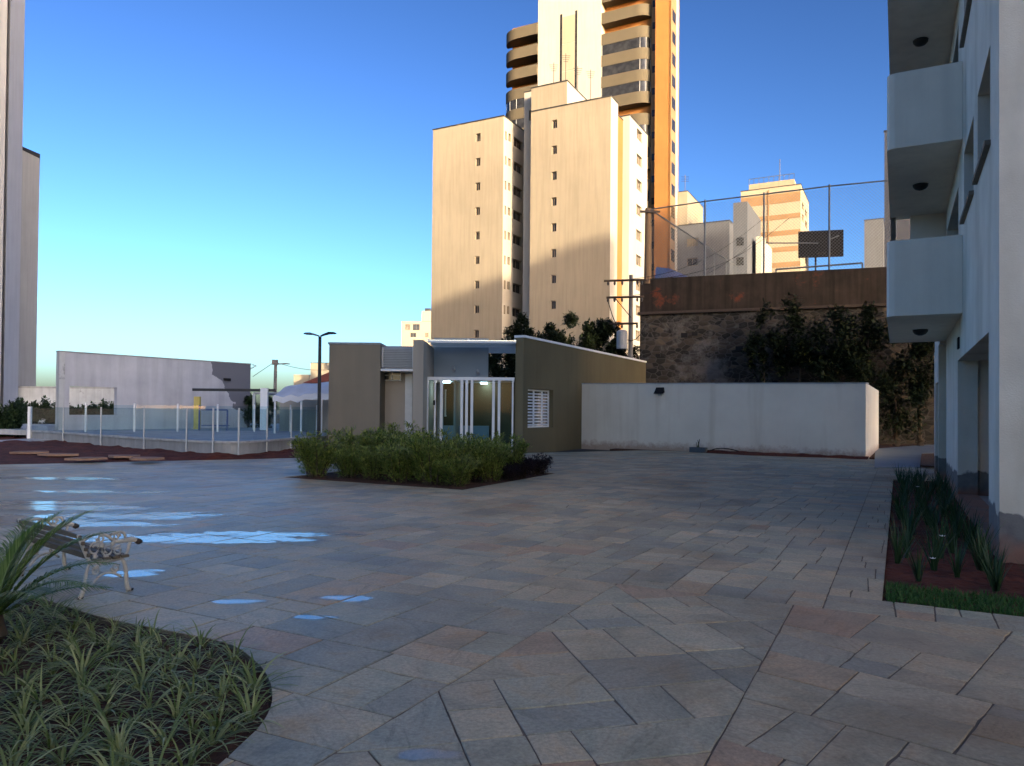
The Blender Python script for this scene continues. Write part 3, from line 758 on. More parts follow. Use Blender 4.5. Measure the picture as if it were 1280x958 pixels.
# --- far small buildings
def simple_building(name, label, px0, px1, pyt, Y, depth, m, front=(), right=(), cat='building', dirv=V, z0=0., wmf=None):
    o = A(px0, 480, Y); fr = F((o.x, o.y, 0), dirv)
    # width so the right end lands at px1
    r = ray(px1, 480); k = r.x/r.y
    w = (k*o.y-o.x)/(dirv.x-k*dirv.y)
    z1 = zat(px0, pyt, Y)
    t = thing(name, label, cat, (o.x, o.y, 0))
    ublock(t, fr, 0, w, 0, depth, z0, z1, m, front=[(w*a, w*b, c_, d) for a, b, c_, d in front], right=right, wm=wmf)
    return t, fr, w, z1
def rows(px, Y, ys, hh): return [(zat(px, y, Y)-hh/2, zat(px, y, Y)+hh/2) for y in ys]
t, fr, w, z1 = simple_building('apartment_building', 'small sunlit peach block right beside the tall orange tower', 836, 858, 242, 135, 12, M_cream, cat='apartment building')
mb = MB(); p = fr(2.0, 3, z1); mb.tube([p, p+Vector((0,0,4))], .06, 5); [mb.tube([p+Vector((-.7,0,3.6-.4*q)), p+Vector((.7,0,3.6-.4*q))], .04, 4) for q in range(3)]; mb.build('antenna', M_dark, t)
for a in (1.0, w*.6): MB().tube([fr(a, 4, z1-.3), fr(a, 4, z1+.9)], .7, 12).build('water_tank', M_conc2, t)
gr = rows(865, 105, (299, 324, 349), 1.15)
t, fr, w, z1 = simple_building('apartment_building', 'grey block in shade with paired dark windows behind the court net', 846, 911, 283, 108, 14, M_gray_shade, front=[(.18, .40, a, b) for a, b in gr], cat='apartment building')
MB().box(w+.01, w+2.0, 2.5, 14, 0, zat(911, 252, 106), fr).build('stair_block', M_gray_shade, t)
for a, b in gr: MB().box(w+.5, w+1.5, 2.45, 2.6, a, b, fr).build('window', M_win, t)
MB().box(w+2.6, w+3.4, 6, 16, 0, zat(921, 290, 106), fr).build('side_wall', M_white, t)
t, fr, w, z1 = simple_building('apartment_building', 'cream block with tan bands and stepped rooftop behind the court net', 925, 1000, 240, 122, 12, M_paint_far, right=[(2.0, 4.6, c_, d) for c_, d in rows(1006, 122, (262, 276, 322), 1.1)] + [(6.5, 9.5, c_, d) for c_, d in rows(1006, 122, (262, 276, 322), 1.1)], cat='apartment building')
for y0, y1 in ((246, 258), (272, 278), (292, 298), (312, 318), (331, 337)):
    MB().box(.02, w-.02, -.05, .1, zat(940, y1, 121), zat(940, y0, 121), fr).build('band', M_tan, t)
MB().box(w*.46, w*.485, -.12, .05, 0, z1-.3, fr).build('pipe', M_tan, t)
MB().box(w*.12, w*.88, 1, 10, z1-.2, zat(950, 228, 121), fr).build('penthouse', M_cream, t)
zr = zat(950, 228, 121); mb = MB()
for q in range(10): mb.tube([fr(w*.12+.0+q*w*.76/9, 1.1, zr), fr(w*.12+q*w*.76/9, 1.1, zr+.9)], .04, 4)
mb.tube([fr(w*.12, 1.1, zr+.9), fr(w*.88, 1.1, zr+.9)], .05, 4); mb.build('railing', M_rail, t)
MB().tube([fr(w*.6, 4, zr), fr(w*.6, 4, zr+4.5)], .06, 5).build('antenna', M_dark, t)
t, fr, w, z1 = simple_building('apartment_building', 'plain blue grey block at the right end of the court net', 1080, 1104, 276, 115, 10, M_gray_shade, cat='apartment building')
t, fr, w, z1 = simple_building('apartment_building', 'pale narrow block edge seen beside the balconies', 1105, 1140, 165, 70, 10, M_gray_shade, cat='apartment building')
wr = rows(505, 255, (407,), 2.2); wr2 = rows(505, 255, (417,), 1.6)
t, fr, w, z1 = simple_building('apartment_building', 'small distant white block left of the peach block', 501, 538, 402, 260, 14, M_paint_far, front=[(.12, .3, *wr[0]), (.38, .62, *wr[0]), (.3, .5, *wr2[0]), (.8, .92, *wr2[0])], cat='apartment building', dirv=Vector((1, 0, 0)))
MB().box(w*.66, w, 2, 10, z1, zat(530, 388, 260), fr).build('stair_block', M_paint_far, t)
MB().box(w*.75, w*.95, 3, 6, zat(530, 388, 260), zat(530, 384, 260), fr).build('water_tank', M_win, t)
t, fr, w, z1 = simple_building('apartment_building', 'low far cream block behind the street lamp', 388, 432, 454, 190, 14, M_paint_far, cat='apartment building', dirv=Vector((1, 0, 0)))
t, fr, w, z1 = simple_building('building', 'lowest far cream building between utility pole and street lamp', 367, 386, 469, 210, 14, M_paint_far, cat='building', dirv=Vector((1, 0, 0)))

# red-roofed house beside the beige guardhouse block
hs = thing('house', 'low house with dark red tiled roof left of the beige block', 'house', tuple(A(400, 480, 60)*1))
o = A(384, 478, 60); fr = F((o.x, o.y, 0), Vector((1, 0, 0)))
MB().box(.3, 6, .3, 7, 0, zat(390, 479, 60), fr).build('wall', M_conc2, hs)
zr0, zr1 = zat(388, 479, 60), zat(410, 455, 60)
mb = MB(); i = 0
mb.poly([fr(-.3, -.2, zr0), fr(6.4, -.2, zr0), fr(4.4, 3.5, zr1+.2), fr(2.6, 3.5, zr1+.2)]); mb.poly([fr(6.4, 7.2, zr0), fr(-.3, 7.2, zr0), fr(2.6, 3.5, zr1+.2), fr(4.4, 3.5, zr1+.2)])
mb.poly([fr(-.3, 7.2, zr0), fr(-.3, -.2, zr0), fr(2.6, 3.5, zr1+.2)]); mb.poly([fr(6.4, -.2, zr0), fr(6.4, 7.2, zr0), fr(4.4, 3.5, zr1+.2)]); mb.poly([fr(-.3,-.2,zr0-.02), fr(-.3,7.2,zr0-.02), fr(6.4,7.2,zr0-.02), fr(6.4,-.2,zr0-.02)])
mb.build('roof', M_tile, hs)

# --- tower at the left edge
LT = thing('apartment_tower', 'plain pale tower cut by the left edge of the photo', 'tower', tuple(A(-20, 480, 62)))
c1 = A(29, 100, 60); c0 = A(8, 100, 56)
mb = MB()
def vbox(mb, pts, z0, z1):     # prism on absolute xy points
    return mb.prism([(p[0], p[1]) for p in pts], z0, z1)
p8 = A(8, 300, 55); p25 = A(26, 300, 57.5); p50 = A(48, 300, 66)
vbox(mb, [(p8.x, p8.y), (p25.x, p25.y), (p25.x*(p25.y+12)/p25.y-.3, p25.y+12), (p8.x-12, p8.y+12)], 0, 60).build('wall', M_slate, LT)
vbox(MB(), [(p8.x-9, p8.y+1.2), (p8.x, p8.y-.35), (p8.x*1.08-.1, p8.y*1.08), (p8.x-9, p8.y+6)], 0, 60).build('pier', M_gray, LT)
zl = zat(48, 198, 66)
vbox(MB(), [(p25.x*1.09-1, p25.y+5), (p50.x, p50.y), (p50.x*1.15-.2, p50.y*1.15), (p25.x*1.3-3, p25.y*1.3)], 0, zl).build('lower_wing', M_gray, LT)
vbox(MB(), [(p25.x*1.09-1.1, p25.y+4.8), (p50.x+.15, p50.y-.2), (p50.x*1.15, p50.y*1.15), (p25.x*1.3-3, p25.y*1.3)], zl+.002, zl+.3).build('coping', M_dark, LT)

# ------------------------------------------------------------ the white residential building on the right
RB = thing('residential_building', 'white plastered residential building with boxy balconies filling the right edge', 'residential building', tuple(S(1.05, 10.45)))
D = 1.05; ZT = 23.2; fz = F(S(D, 0), U, V)          # facade frame: a = u, b = to the right (into the building)
fl_h = 3.27
uY = lambda px: ((lambda Y: (Y*ray(px, 500).x/ray(px, 500).y)*.4616 + Y*.887)(D/(ray(px, 500).x/ray(px, 500).y*.887-.4616)))
u_w2, u_w2b = uY(1238), uY(1222); u_w1, u_w1b = uY(1217), uY(1205); u_o, u_ob = uY(1236), uY(1197)
holes = [(u_o, u_ob, .12, 2.81)]
for k in range(5):
    holes += [(u_w2, u_w2b, 5.28+fl_h*k, 6.55+fl_h*k), (u_w1, u_w1b, 5.28+fl_h*k, 6.50+fl_h*k), (17.3, 21.3, 3.95+fl_h*k+.3-.3, 6.3+fl_h*k)]
mb = MB(); mb.wall(fz, 10.45, 21.6, -.1, ZT, .35, holes)
fe = F(S(D, 10.45), V, U)
mb.wall(fe, .352, 18, -.1, ZT, .35)
mb.wall(F(S(D, 21.3), V, U), .352, 18, -.1, ZT, .3)
mb.build('facade_wall', plaster, RB)
MB().box(D+.4, 19, 10.85, 21.25, ZT-.5, ZT, SITE).build('roof', M_conc, RB)
mb = MB()
# inner volume: slabs, carport partition and rooms
MB().box(D+.36, 18.9, 17.62, 17.9, -.1, 3.2, SITE).build('carport_wall', plaster, RB)
mb = MB(); mb.box(D+.353, 18.8, 10.81, 21.29, 2.815, 3.1, SITE)
for k in range(4): mb.box(D+.353, 18.8, 10.81, 21.29, 6.6+fl_h*k, 6.88+fl_h*k, SITE)
mb.build('floor_slab', white_st, RB)
MB().box(3.2, 3.4, 10.82, 21.28, 3.12, ZT-1, SITE).build('room_wall', M_gray, RB)
MB().box(D+.36, 18.8, 10.81, 17.6, -.1, .1, SITE).build('carport_floor', M_conc, RB)
for k in range(5):
    for (a, b, zz) in ((u_w2, u_w2b, 5.28), (u_w1, u_w1b, 5.28)):
        sl = MB().box(a-.06, b+.06, -.07, .25, zz+fl_h*k-.06, zz+fl_h*k+.004, fz)
        w_ = MB().wall(fz, a+.01, b-.01, zz+fl_h*k+.01, 6.5+fl_h*k-.01, .05, [(a+.06, b-.06, zz+fl_h*k+.07, 6.42+fl_h*k)], b=.24).build('window', M_metalw, RB)
        sl.build('sill', M_tyre, w_)
        MB().box(a+.05, b-.05, .26, .27, zz+fl_h*k+.05, 6.45+fl_h*k, fz).build('pane', M_win, w_)
# balconies
def rb_balcony(k):
    zb = 3.62+fl_h*k; zt = 5.09+fl_h*k; a0, a1 = -.22, D-.003; u0, u1 = 16.2, 22.2; th = .14; c = .25
    out = [(a0+.0, u0+.14), (a0+.04, u0+.04), (a0+.14, u0), (a1, u0), (a1, u1), (a0, u1)]
    mb = MB(); mb.prism(out, zb, zb+.18, SITE)
    inn = [(a0+th, u0+.20), (a0+th+.02, u0+th+.02), (a0+.20, u0+th), (a1, u0+th), (a1, u1-th), (a0+th, u1-th)]
    n = 6; i = len(mb.v)
    for z in (zb+.182, zt):
        for p in out: mb.v.append(SITE(p[0], p[1], z))
        for p in inn: mb.v.append(SITE(p[0], p[1], z))
    for q in (0, 1, 2, 4, 5):
        r = (q+1) % n
        mb.f += [[i+q, i+r, i+2*n+r, i+2*n+q], [i+n+r, i+n+q, i+3*n+q, i+3*n+r], [i+2*n+q, i+2*n+r, i+3*n+r, i+3*n+q]]
    b_ = mb.build('balcony', M_balc, RB)
    # end partition
    MB().box(.25, D-.004, u1-.16-.12, u1-.16, zt-.2, zb+fl_h-.003, SITE).build('end_partition', M_balc, b_)
    MB().box(a0+.02, a0+.14, u1-.3, u1-.18, zt+.002, zb+fl_h-.003, SITE).build('corner_post', M_tyre, b_)
    lp = MB(); p = SITE(.42, 19.0, zb)
    for z, r in ((-.002, .15), (-.05, .14), (-.10, .09)): pass
    lp.tube([p+Vector((0,0,-.002)), p+Vector((0,0,-.05)), p+Vector((0,0,-.10)), p+Vector((0,0,-.13))], [.16, .15, .11, .04], 14)
    lp.build('ceiling_lamp', M_dark, b_, smooth=True)
for k in range(5): rb_balcony(k)
# further block of the same building
mb = MB(); f2 = F(S(.92, 0), U, V)
mb.wall(f2, 22.6, 25.2, -.1, 3.55, .3, [(22.8, 24.55, .1, 2.6)])
mb.wall(F(S(.92, 24.9), V, U), .302, 12, -.1, 3.55, .3)
mb.build('rear_wall', plaster, RB)
MB().box(.93, 12, 22.2, 25.2, 3.56, 12, SITE).build('rear_volume', white_st, RB)
MB().box(D-.03, D-.001, 16.9, 17.25, 3.02, 3.24, SITE).build('vent', M_black, RB)

# unseen blocks placed behind the camera for shade; stepped tower inferred from its shadow
SUN_AZ = 30.; SUN_EL = 12.
tn = math.tan(R(SUN_EL)); sx, sy = math.sin(R(SUN_AZ)), -math.cos(R(SUN_AZ))
def caster(label, x0, x1, y, h, depth=14, m=M_white):
    t = thing('apartment_tower', label, 'tower', (x0, y, 0))
    MB().box(x0, x1, y-depth, y, 0, h).build('wall', m, t)
    mb = MB()
    for k in range(int(h/3)-1):
        for a in range(int((x1-x0)/4)):
            mb.box(x0+1.2+4*a, x0+2.8+4*a, y-.001, y+.03, 2+3*k, 3.3+3*k)
    mb.build('window', M_win, t, kind='stuff')
def cast_from(px0, px1, py, Yt, yc):
    """plan range and height of a tower at depth yc whose shadow edge falls at the given place on the far facades"""
    p0, p1 = A(px0, py, Yt), A(px1, py, Yt); k = (Yt-yc)/-sy
    return p0.x+k*sx, p1.x+k*sx, p0.z+k*tn
xm = None
for k_, (p0_, p1_, py_, Yt_) in enumerate(((562, 604, 368, 85), (604, 672, 349, 83.5), (672, 706, 314, 80), (706, 768, 303, 78.5))):
    a, b, h = cast_from(p0_, p1_, py_, Yt_, -60)
    if not xm: caster('added unseen low block beside the stepped tower behind the photographer', a-15, a-.01, -60, 33)  # added to close a gap where sun reached the white and olive walls
    caster('stepped tower standing behind the photographer, ' + ('lowest step', 'second step', 'third step', 'highest step')[k_], xm if xm else a, b, -60, h); xm = b+.01
a, b, h = cast_from(812, 922, 285, 104, -60); caster('unseen far right tower placed for shade behind the photographer', a, b, -60, h)  # put in to shade the orange tower's foot and the grey block
caster('unseen long block placed for shade right behind the photographer', 8, 50, -100, 46)  # unseen, height and place chosen for the plaza's shade
caster('added unseen low wide block stopping sun behind the photographer', 66.5, 84, -100, 50)  # added where sun leaked onto the beige block
caster('unseen tallest tower placed for shade behind the photographer', 50.5, 66, -100, 79)  # unseen, sized to keep the left tower in shade
LOWX = None

# ------------------------------------------------------------ guardhouse
GH = thing('guardhouse', 'single storey guardhouse with beige block, glass entrance and olive wall', 'guardhouse', tuple(A(560, 480, 31).to_2d())+(0,))
YG = 31.0
def X(px, Y): return A(px, 480, Y).x
def Z(px, py, Y): return A(px, py, Y).z
FX = F((0, 0, 0))
MB().box(X(411, 30), X(475, 30), 30, 38, -.1, Z(440, 431, 30)).build('beige_wall', M_beige, GH)
MB().box(X(411, 30)-.04, X(475, 30)+.0, 29.96, 38, Z(440, 431, 30)+.002, Z(440, 431, 30)+.09).build('coping', M_conc, GH)
# recess with louvre
x0, x1 = X(475, 30)+.003, X(516, 30)-.003
MB().box(x0, x1, 31.2, 38, -.1, Z(495, 431, 30.5)).build('recess_wall', M_beige2, GH)
zl0, zl1 = Z(495, 459, 30), Z(495, 433, 30)
lv = MB(); n = 12
lv.box(x0, x0+.07, 30.3, 30.45, zl0, zl1); lv.box(x1-.07, x1, 30.3, 30.45, zl0, zl1)
for i in range(n):
    z = zl0+(zl1-zl0)*(i+.3)/n; q = len(lv.v)
    lv.v += [Vector(p) for p in ((x0+.07, 30.3, z-.02), (x1-.07, 30.3, z-.02), (x1-.07, 30.42, z+.045), (x0+.07, 30.42, z+.045), (x0+.07, 30.3, z), (x1-.07, 30.3, z), (x1-.07, 30.42, z+.065), (x0+.07, 30.42, z+.065))]
    lv.f += [[q+a for a in f] for f in ((3,2,1,0),(4,5,6,7),(0,1,5,4),(1,2,6,5),(2,3,7,6),(3,0,4,7))]
lv.build('louvre', M_metalw, GH)
MB().box(x0, x1, 30.5, 30.56, zl0, zl1).build('louvre_back', M_beige, GH)
MB().box(x0, x1, 30.1, 31.19, zl0-.16, zl0-.06).build('lintel', M_frame, GH)
wz0, wz1 = Z(490, 476, 31), Z(490, 463, 31)
w_ = MB().wall(FX, X(478, 31), X(501, 31), wz0, wz1, .06, [(X(478, 31)+.04, X(489.3, 31)-.02, wz0+.04, wz0+.2), (X(478, 31)+.04, X(489.3, 31)-.02, wz0+.24, wz1-.04), (X(489.3, 31)+.02, X(501, 31)-.04, wz0+.04, wz0+.2), (X(489.3, 31)+.02, X(501, 31)-.04, wz0+.24, wz1-.04)], b=31.1).build('window', M_metalw, GH)
MB().box(X(478, 31)+.02, X(501, 31)-.02, 31.13, 31.14, wz0+.02, wz1-.02).build('pane', M_win, w_)
dr = MB().box(X(506, 31), X(515, 31), 31.12, 31.19, 0, Z(510, 464, 31)).build('door', M_metalw, GH)
MB().box(X(513, 31), X(514, 31), 31.06, 31.12, 1.0, 1.1).build('handle', M_dark, dr)
# pillar
MB().box(X(516, 29.6), X(529, 29.6), 29.6, 36, -.1, Z(528, 425, 29.6)).build('pillar', M_beige2, GH)
xp = X(529, 29.6)
# blue grey back wall, ceiling, interior
zc = Z(585, 475, YG)
MB().box(xp+.004, X(610, 33.5), 33.5, 33.8, zc+.0, Z(585, 437, 33.5)+.5).build('upper_wall', M_blueg, GH)
xl, xr = xp+.003, X(643, YG)
MB().box(xl, X(610, 33.5), 35.2, 35.5, -.1, zc).build('back_wall', M_blueg, GH)
MB().box(X(575, 35), X(577, 35), YG+.3, 35.19, 0, zc-.02).build('inner_partition', M_beige2, GH)
MB().box(xl, xr, YG+.12, 35.6, zc+.002, zc+.10).build('ceiling_slab', M_frame, GH)
MB().box(xl, xr, YG-.3, 35.6, -.1, .02).build('floor_slab', M_conc2, GH)
# glass front: frame, panes, two door leaves
fm = MB()
fm.box(xl, xr, YG-.05, YG+.08, zc-.02, zc+.11)
posts = [xl+.02, X(544, YG), X(552, YG), X(577.5, YG), X(583.5, YG), X(590, YG), X(617, YG), X(624, YG), X(641, YG)]
for i, x in enumerate(posts):
    w = .07 if i in (0, 1, 8) else .11
    fm.box(x-w/2, x+w/2, YG-.04, YG+.07, .02, zc-.021)
fm.build('entrance_frame', M_frame, GH)
for a, b in zip(posts[:-1], posts[1:]):
    if b-a > .3: MB().box(a+.06, b-.06, YG+.0, YG+.012, .03, zc-.03).build('glass_pane', M_glass2, GH)
sf = MB().box(X(527.6, 31), X(529.2, 31), 31, 31, 0, 0)
MB().box(X(542, YG), X(544.2, YG), YG-.11, YG-.055, 1.95, 2.15).build('intercom', M_black, GH)
lm_, nt_, N_2, L_2 = nt_new('lit_ceiling_lamp'); e_2 = N_2.new('ShaderNodeEmission'); e_2.inputs[0].default_value = (.9, .96, 1, 1); e_2.inputs[1].default_value = 9.; o_2 = N_2.new('ShaderNodeOutputMaterial'); L_2.new(e_2.outputs[0], o_2.inputs[0])
MB().box(X(553, 33), X(563, 33), 32.6, 33.0, zc-.06, zc-.004).build('ceiling_lamp', lm_, GH)
MB().box(X(600, 33), X(608, 33), 33.6, 34.0, zc-.06, zc-.004).build('ceiling_lamp', lm_, GH)
# side return of the glass box and inner windows
for (pa_, pb_, t_, b_) in ((556, 577, 487, 521), (589, 600, 489, 521), (607, 616, 484, 500)):
    yy = 35.12 if pa_ < 580 else 34.9
    w_ = MB().wall(FX, X(pa_, yy), X(pb_, yy), Z(560, b_, yy), Z(560, t_, yy), .07, [(X(pa_, yy)+.08, X(pb_, yy)-.08, Z(560, b_, yy)+.08, Z(560, t_, yy)-.08)], b=yy-.02).build('inner_window', M_frame, GH)
    MB().box(X(pa_, yy)+.05, X(pb_, yy)-.05, yy+.01, yy+.03, Z(560, b_, yy)+.05, Z(560, t_, yy)-.05).build('pane', M_win, w_)
MB().box(X(556, 34), X(612, 34), 33.2, 33.9, .02, 1.05).build('desk', M_blueg, GH)
MB().box(X(612, 35), xr, 35.2, 35.3, -.1, zc-.002).build('side_glazing', M_glass2, GH)
# canopy
zcn = Z(600, 427, YG); cn = MB()
cn.box(xp+.02, X(645, 30.8), 30.75, 36.2, zcn, zcn+.03).build('canopy_glass', M_canopy, GH)
cb = MB()
for q in range(6):
    yy = 30.75+q*1.08; cb.box(xp+.02, X(645, 30.8)-.01, yy-.03, yy+.03, zcn-.09, zcn-.004)
for xx in (xp+.04, X(585, 31), X(643, 30.8)): cb.box(xx-.03, xx+.03, 30.74, 36.2, zcn+.034, zcn+.09)
cb.build('canopy_frame', M_frame, GH)
# olive wall with louvred window
c0 = A(654, 480, YG); fo = F((c0.x, c0.y, 0), U, -V)       # side face: a=u, b goes left
zo = Z(645, 422, YG); Lo = 16.9
hw = (.45, 3.05, Z(676, 535, 32.5), Z(676, 487, 32.5))
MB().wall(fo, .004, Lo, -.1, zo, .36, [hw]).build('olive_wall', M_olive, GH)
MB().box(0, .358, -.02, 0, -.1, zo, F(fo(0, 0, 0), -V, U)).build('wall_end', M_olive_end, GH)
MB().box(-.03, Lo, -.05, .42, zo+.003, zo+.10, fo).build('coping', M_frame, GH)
MB().wall(F(fo(2.0, 0, 0), -V, U), .36, 5.2, -.1, Z(620, 475, 33)-.0, .2).build('rear_olive_wall', M_olive, GH)
w_ = MB().wall(fo, hw[0]+.01, hw[1]-.01, hw[2]+.01, hw[3]-.01, .06, [(hw[0]+.08, hw[1]-.08, hw[2]+.08, hw[3]-.08)], b=.2).build('window', M_frame, GH)
lv = MB(); n = 11
for i in range(n):
    z = hw[2]+.1+(hw[3]-hw[2]-.2)*i/n
    q = len(lv.v); a0, a1 = hw[0]+.08, hw[1]-.08
    lv.v += [fo(a0, .16, z), fo(a1, .16, z), fo(a1, .27, z+.06), fo(a0, .27, z+.06), fo(a0, .165, z+.012), fo(a1, .165, z+.012), fo(a1, .275, z+.072), fo(a0, .275, z+.072)]
    lv.f += [[q+a for a in f] for f in ((3,2,1,0),(4,5,6,7),(0,1,5,4),(1,2,6,5),(2,3,7,6),(3,0,4,7))]
lv.build('louvre_blades', M_frame, w_)
mb = MB()
for a in (hw[0]+.9, hw[0]+1.75): mb.box(a-.03, a+.03, .14, .2, hw[2]+.08, hw[3]-.08, fo)
mb.build('mullion', M_frame, w_)
for px, py in ((567, 460), (597, 464)):
    p = A(px, py, 33.4); lm = thing('wall_lamp', 'small round wall lamp above the glass entrance, ' + ('left one' if px < 580 else 'right one'), 'lamp', tuple(p), 'wall lamps above the glass entrance')
    MB().tube([p+Vector((0, .1, 0)), p+Vector((0, -.04, 0))], .06, 10).build('mount', M_frame, lm)
    MB().tube([p+Vector((0, -.042, .05)), p+Vector((0, -.10, -.04)), p+Vector((.02, -.16, -.12))], [.05, .07, .085], 10).build('lamp_head', M_conc2, lm)

# ------------------------------------------------------------ white wall on the right of the plaza
wl, wr_ = Vector((3.36, 36.8, 0)), Vector((13.6, 28.6, 0)); wd = (wr_-wl); WL = wd.length; fw = F(wl, wd)
WW = thing('boundary_wall', 'long plain white wall closing the plaza beside the olive wall', 'wall', tuple(wl))
zwl, zwr = Z(725, 480.5, 36.8), Z(1084, 480, 28.6)
def sloped(mb, fr, a0, a1, b0, b1, zb, za, zc_):
    i = len(mb.v)
    mb.v += [fr(a0,b0,zb), fr(a1,b0,zb), fr(a1,b1,zb), fr(a0,b1,zb), fr(a0,b0,za), fr(a1,b0,zc_), fr(a1,b1,zc_), fr(a0,b1,za)]
    mb.f += [[i+q for q in f] for f in ((3,2,1,0),(4,5,6,7),(0,1,5,4),(1,2,6,5),(2,3,7,6),(3,0,4,7))]; return mb
M_ww = splash_wall(); sloped(MB(), fw, 0, WL, 0, .3, -.1, zwl, zwr).build('front_wall', M_ww, WW)
sloped(MB(), fw, -.02, WL+.02, -.02, .32, 0, 0, 0) if False else None
cp = MB(); i = 0
cp.v += [fw(-.02,-.03,zwl+.003), fw(WL+.03,-.03,zwr+.003), fw(WL+.03,.33,zwr+.003), fw(-.02,.33,zwl+.003), fw(-.02,-.03,zwl+.05), fw(WL+.03,-.03,zwr+.05), fw(WL+.03,.33,zwr+.05), fw(-.02,.33,zwl+.05)]
cp.f += [[q for q in f] for f in ((3,2,1,0),(4,5,6,7),(0,1,5,4),(1,2,6,5),(2,3,7,6),(3,0,4,7))]
cp.build('coping', M_conc2, WW)
fret = F(fw(WL, .305, 0), U, -V)
MB().box(0, 9, 0, .3, -.1, zwr, F(fw(WL, .32, 0), (U+V*.02), -V)).build('side_wall', M_ww, WW)
p = fw(WL*.335, 0, Z(839, 490, 34)); fl_ = F((p.x, p.y, 0), fw.a, fw.b)
sl = thing('solar_wall_light', 'small black solar light fixed high on the long white wall', 'light', tuple(p))
mb = MB(); q = [fl_(-.22, -.005, p.z-.03), fl_(.22, -.005, p.z-.03), fl_(.19, -.005, p.z+.20), fl_(-.19, -.005, p.z+.20)]; q2 = [fl_(-.24, -.22, p.z-.10), fl_(.24, -.22, p.z-.10), fl_(.19, -.05, p.z+.20), fl_(-.19, -.05, p.z+.20)]
mb.v = q+q2; mb.f = [[3,2,1,0],[4,5,6,7],[0,1,5,4],[1,2,6,5],[2,3,7,6],[3,0,4,7]]; mb.build('housing', M_black, sl)
MB().box(-.08, .08, -.10, -.006, p.z-.2, p.z-.101, fl_).build('lamp_head', M_conc2, sl)
# soil strip at its foot, small planter and a hose
mb = MB(); N_ = 40
for i in range(N_+1):
    t = i/N_; a = WL*(.50+.51*t); dpt = .35+.75*math.sin(math.pi*min(1, t*1.3+.05))*.8+.2*nz(a, 0, 1.3)
    for j in range(7):
        s = j/6; mb.v.append(fw(a, -dpt*s, .004+(.10*math.sin(math.pi*min(1, s+.3))+.05*nz(a, s, 2))*(1-s)+.02*(1-s)))
for i in range(N_):
    for j in range(6): q = i*7+j; mb.f.append([q, q+1, q+8, q+7])
mb.build('soil_strip', M_rsoil, smooth=True, kind='structure')
a = WL*.49; pl = thing('planter_box', 'small dark planter box at the foot of the white wall', 'planter', tuple(fw(a, -.35, 0)))
MB().wall(fw, a-.36, a+.36, .004, .22, .03, b=-.5).wall(fw, a-.36, a+.36, .004, .22, .03, b=-.25).box(a-.36, a-.33, -.47, -.25, .004, .22, fw).box(a+.33, a+.36, -.47, -.25, .004, .22, fw).build('box', M_rail, pl)
MB().box(a-.33, a+.33, -.47, -.25, .01, .18, fw).build('soil', M_soil, pl)
mb = MB()
for i in range(8):
    b_ = fw(a+random.uniform(-.1, .1), -.36, .18); mb.tube([b_, b_+Vector((random.uniform(-.1, .1), 0, random.uniform(.2, .45)))], .012, 4)
mb.build('plant', leafmat('dry_twig', (.08, .09, .04), (.15, .13, .07)), pl)
hp = [fw(WL*(.52+.012*i), -.15-.25*math.sin(i*.45), .06+.16*math.sin(min(1, i/9)*math.pi)) for i in range(14)]
MB().tube(hp, .022, 6).build('hose', M_black, smooth=True, label='thin black hose looping over soil at the foot of the white wall', cat='hose')

# path beyond the bed
strip('path', [G(1093, 586), G(1166, 585), G(1168, 556), G(1094, 562)], .035, M_path)
MB().prism([(q.x, q.y) for q in (G(1150, 585), G(1176, 587), G(1180, 569), G(1152, 570))], .036, .09).build('soil_patch', M_soil, kind='structure')
MB().prism([(q.x, q.y) for q in (S(-12, 33), S(12, 33), S(12, 60), S(-12, 60))], -.1, .0).build('dirt_ground', M_soil, kind='structure')

# ------------------------------------------------------------ court retaining wall, net, backboard
r0, r1 = A(800, 349, 48.3), A(1125, 333, 43.2)
fr_ = F((r0.x, r0.y, 0), (r1-r0).to_2d().to_3d()); RL = (r1-r0).to_2d().length; zc0 = (r0.z+r1.z)/2
RW = thing('retaining_wall', 'high old masonry retaining wall with stained brick parapet below the sports court', 'retaining wall', (r0.x, r0.y, 0))
zb_ = zc0-2.15
MB().box(0, RL+6, .12, 1.2, 0, zb_, fr_).build('masonry', M_mason, RW)
sloped(MB(), fr_, 0, RL+6, 0, .4, zb_+.004, r0.z, r1.z+(r1.z-r0.z)*6/RL).build('parapet', M_brick, RW)
MB().box(-.12, RL+6, -.10, .3, zb_-.16, zb_+.0, fr_).build('ledge', M_brown, RW)
mb = MB(); random.seed(5)
for i in range(16):
    a, z = random.uniform(1, 9), random.uniform(2.2, 6.8); mb.box(a, a+random.uniform(.2, .5), .05, .13, z, z+random.uniform(.15, .3), fr_)
mb.build('weep_hole', M_black, RW, kind='stuff')
MB().box(0, RL+6, .45, 60, zb_, zc0-.25, fr_).build('court_floor', M_conc, kind='structure')
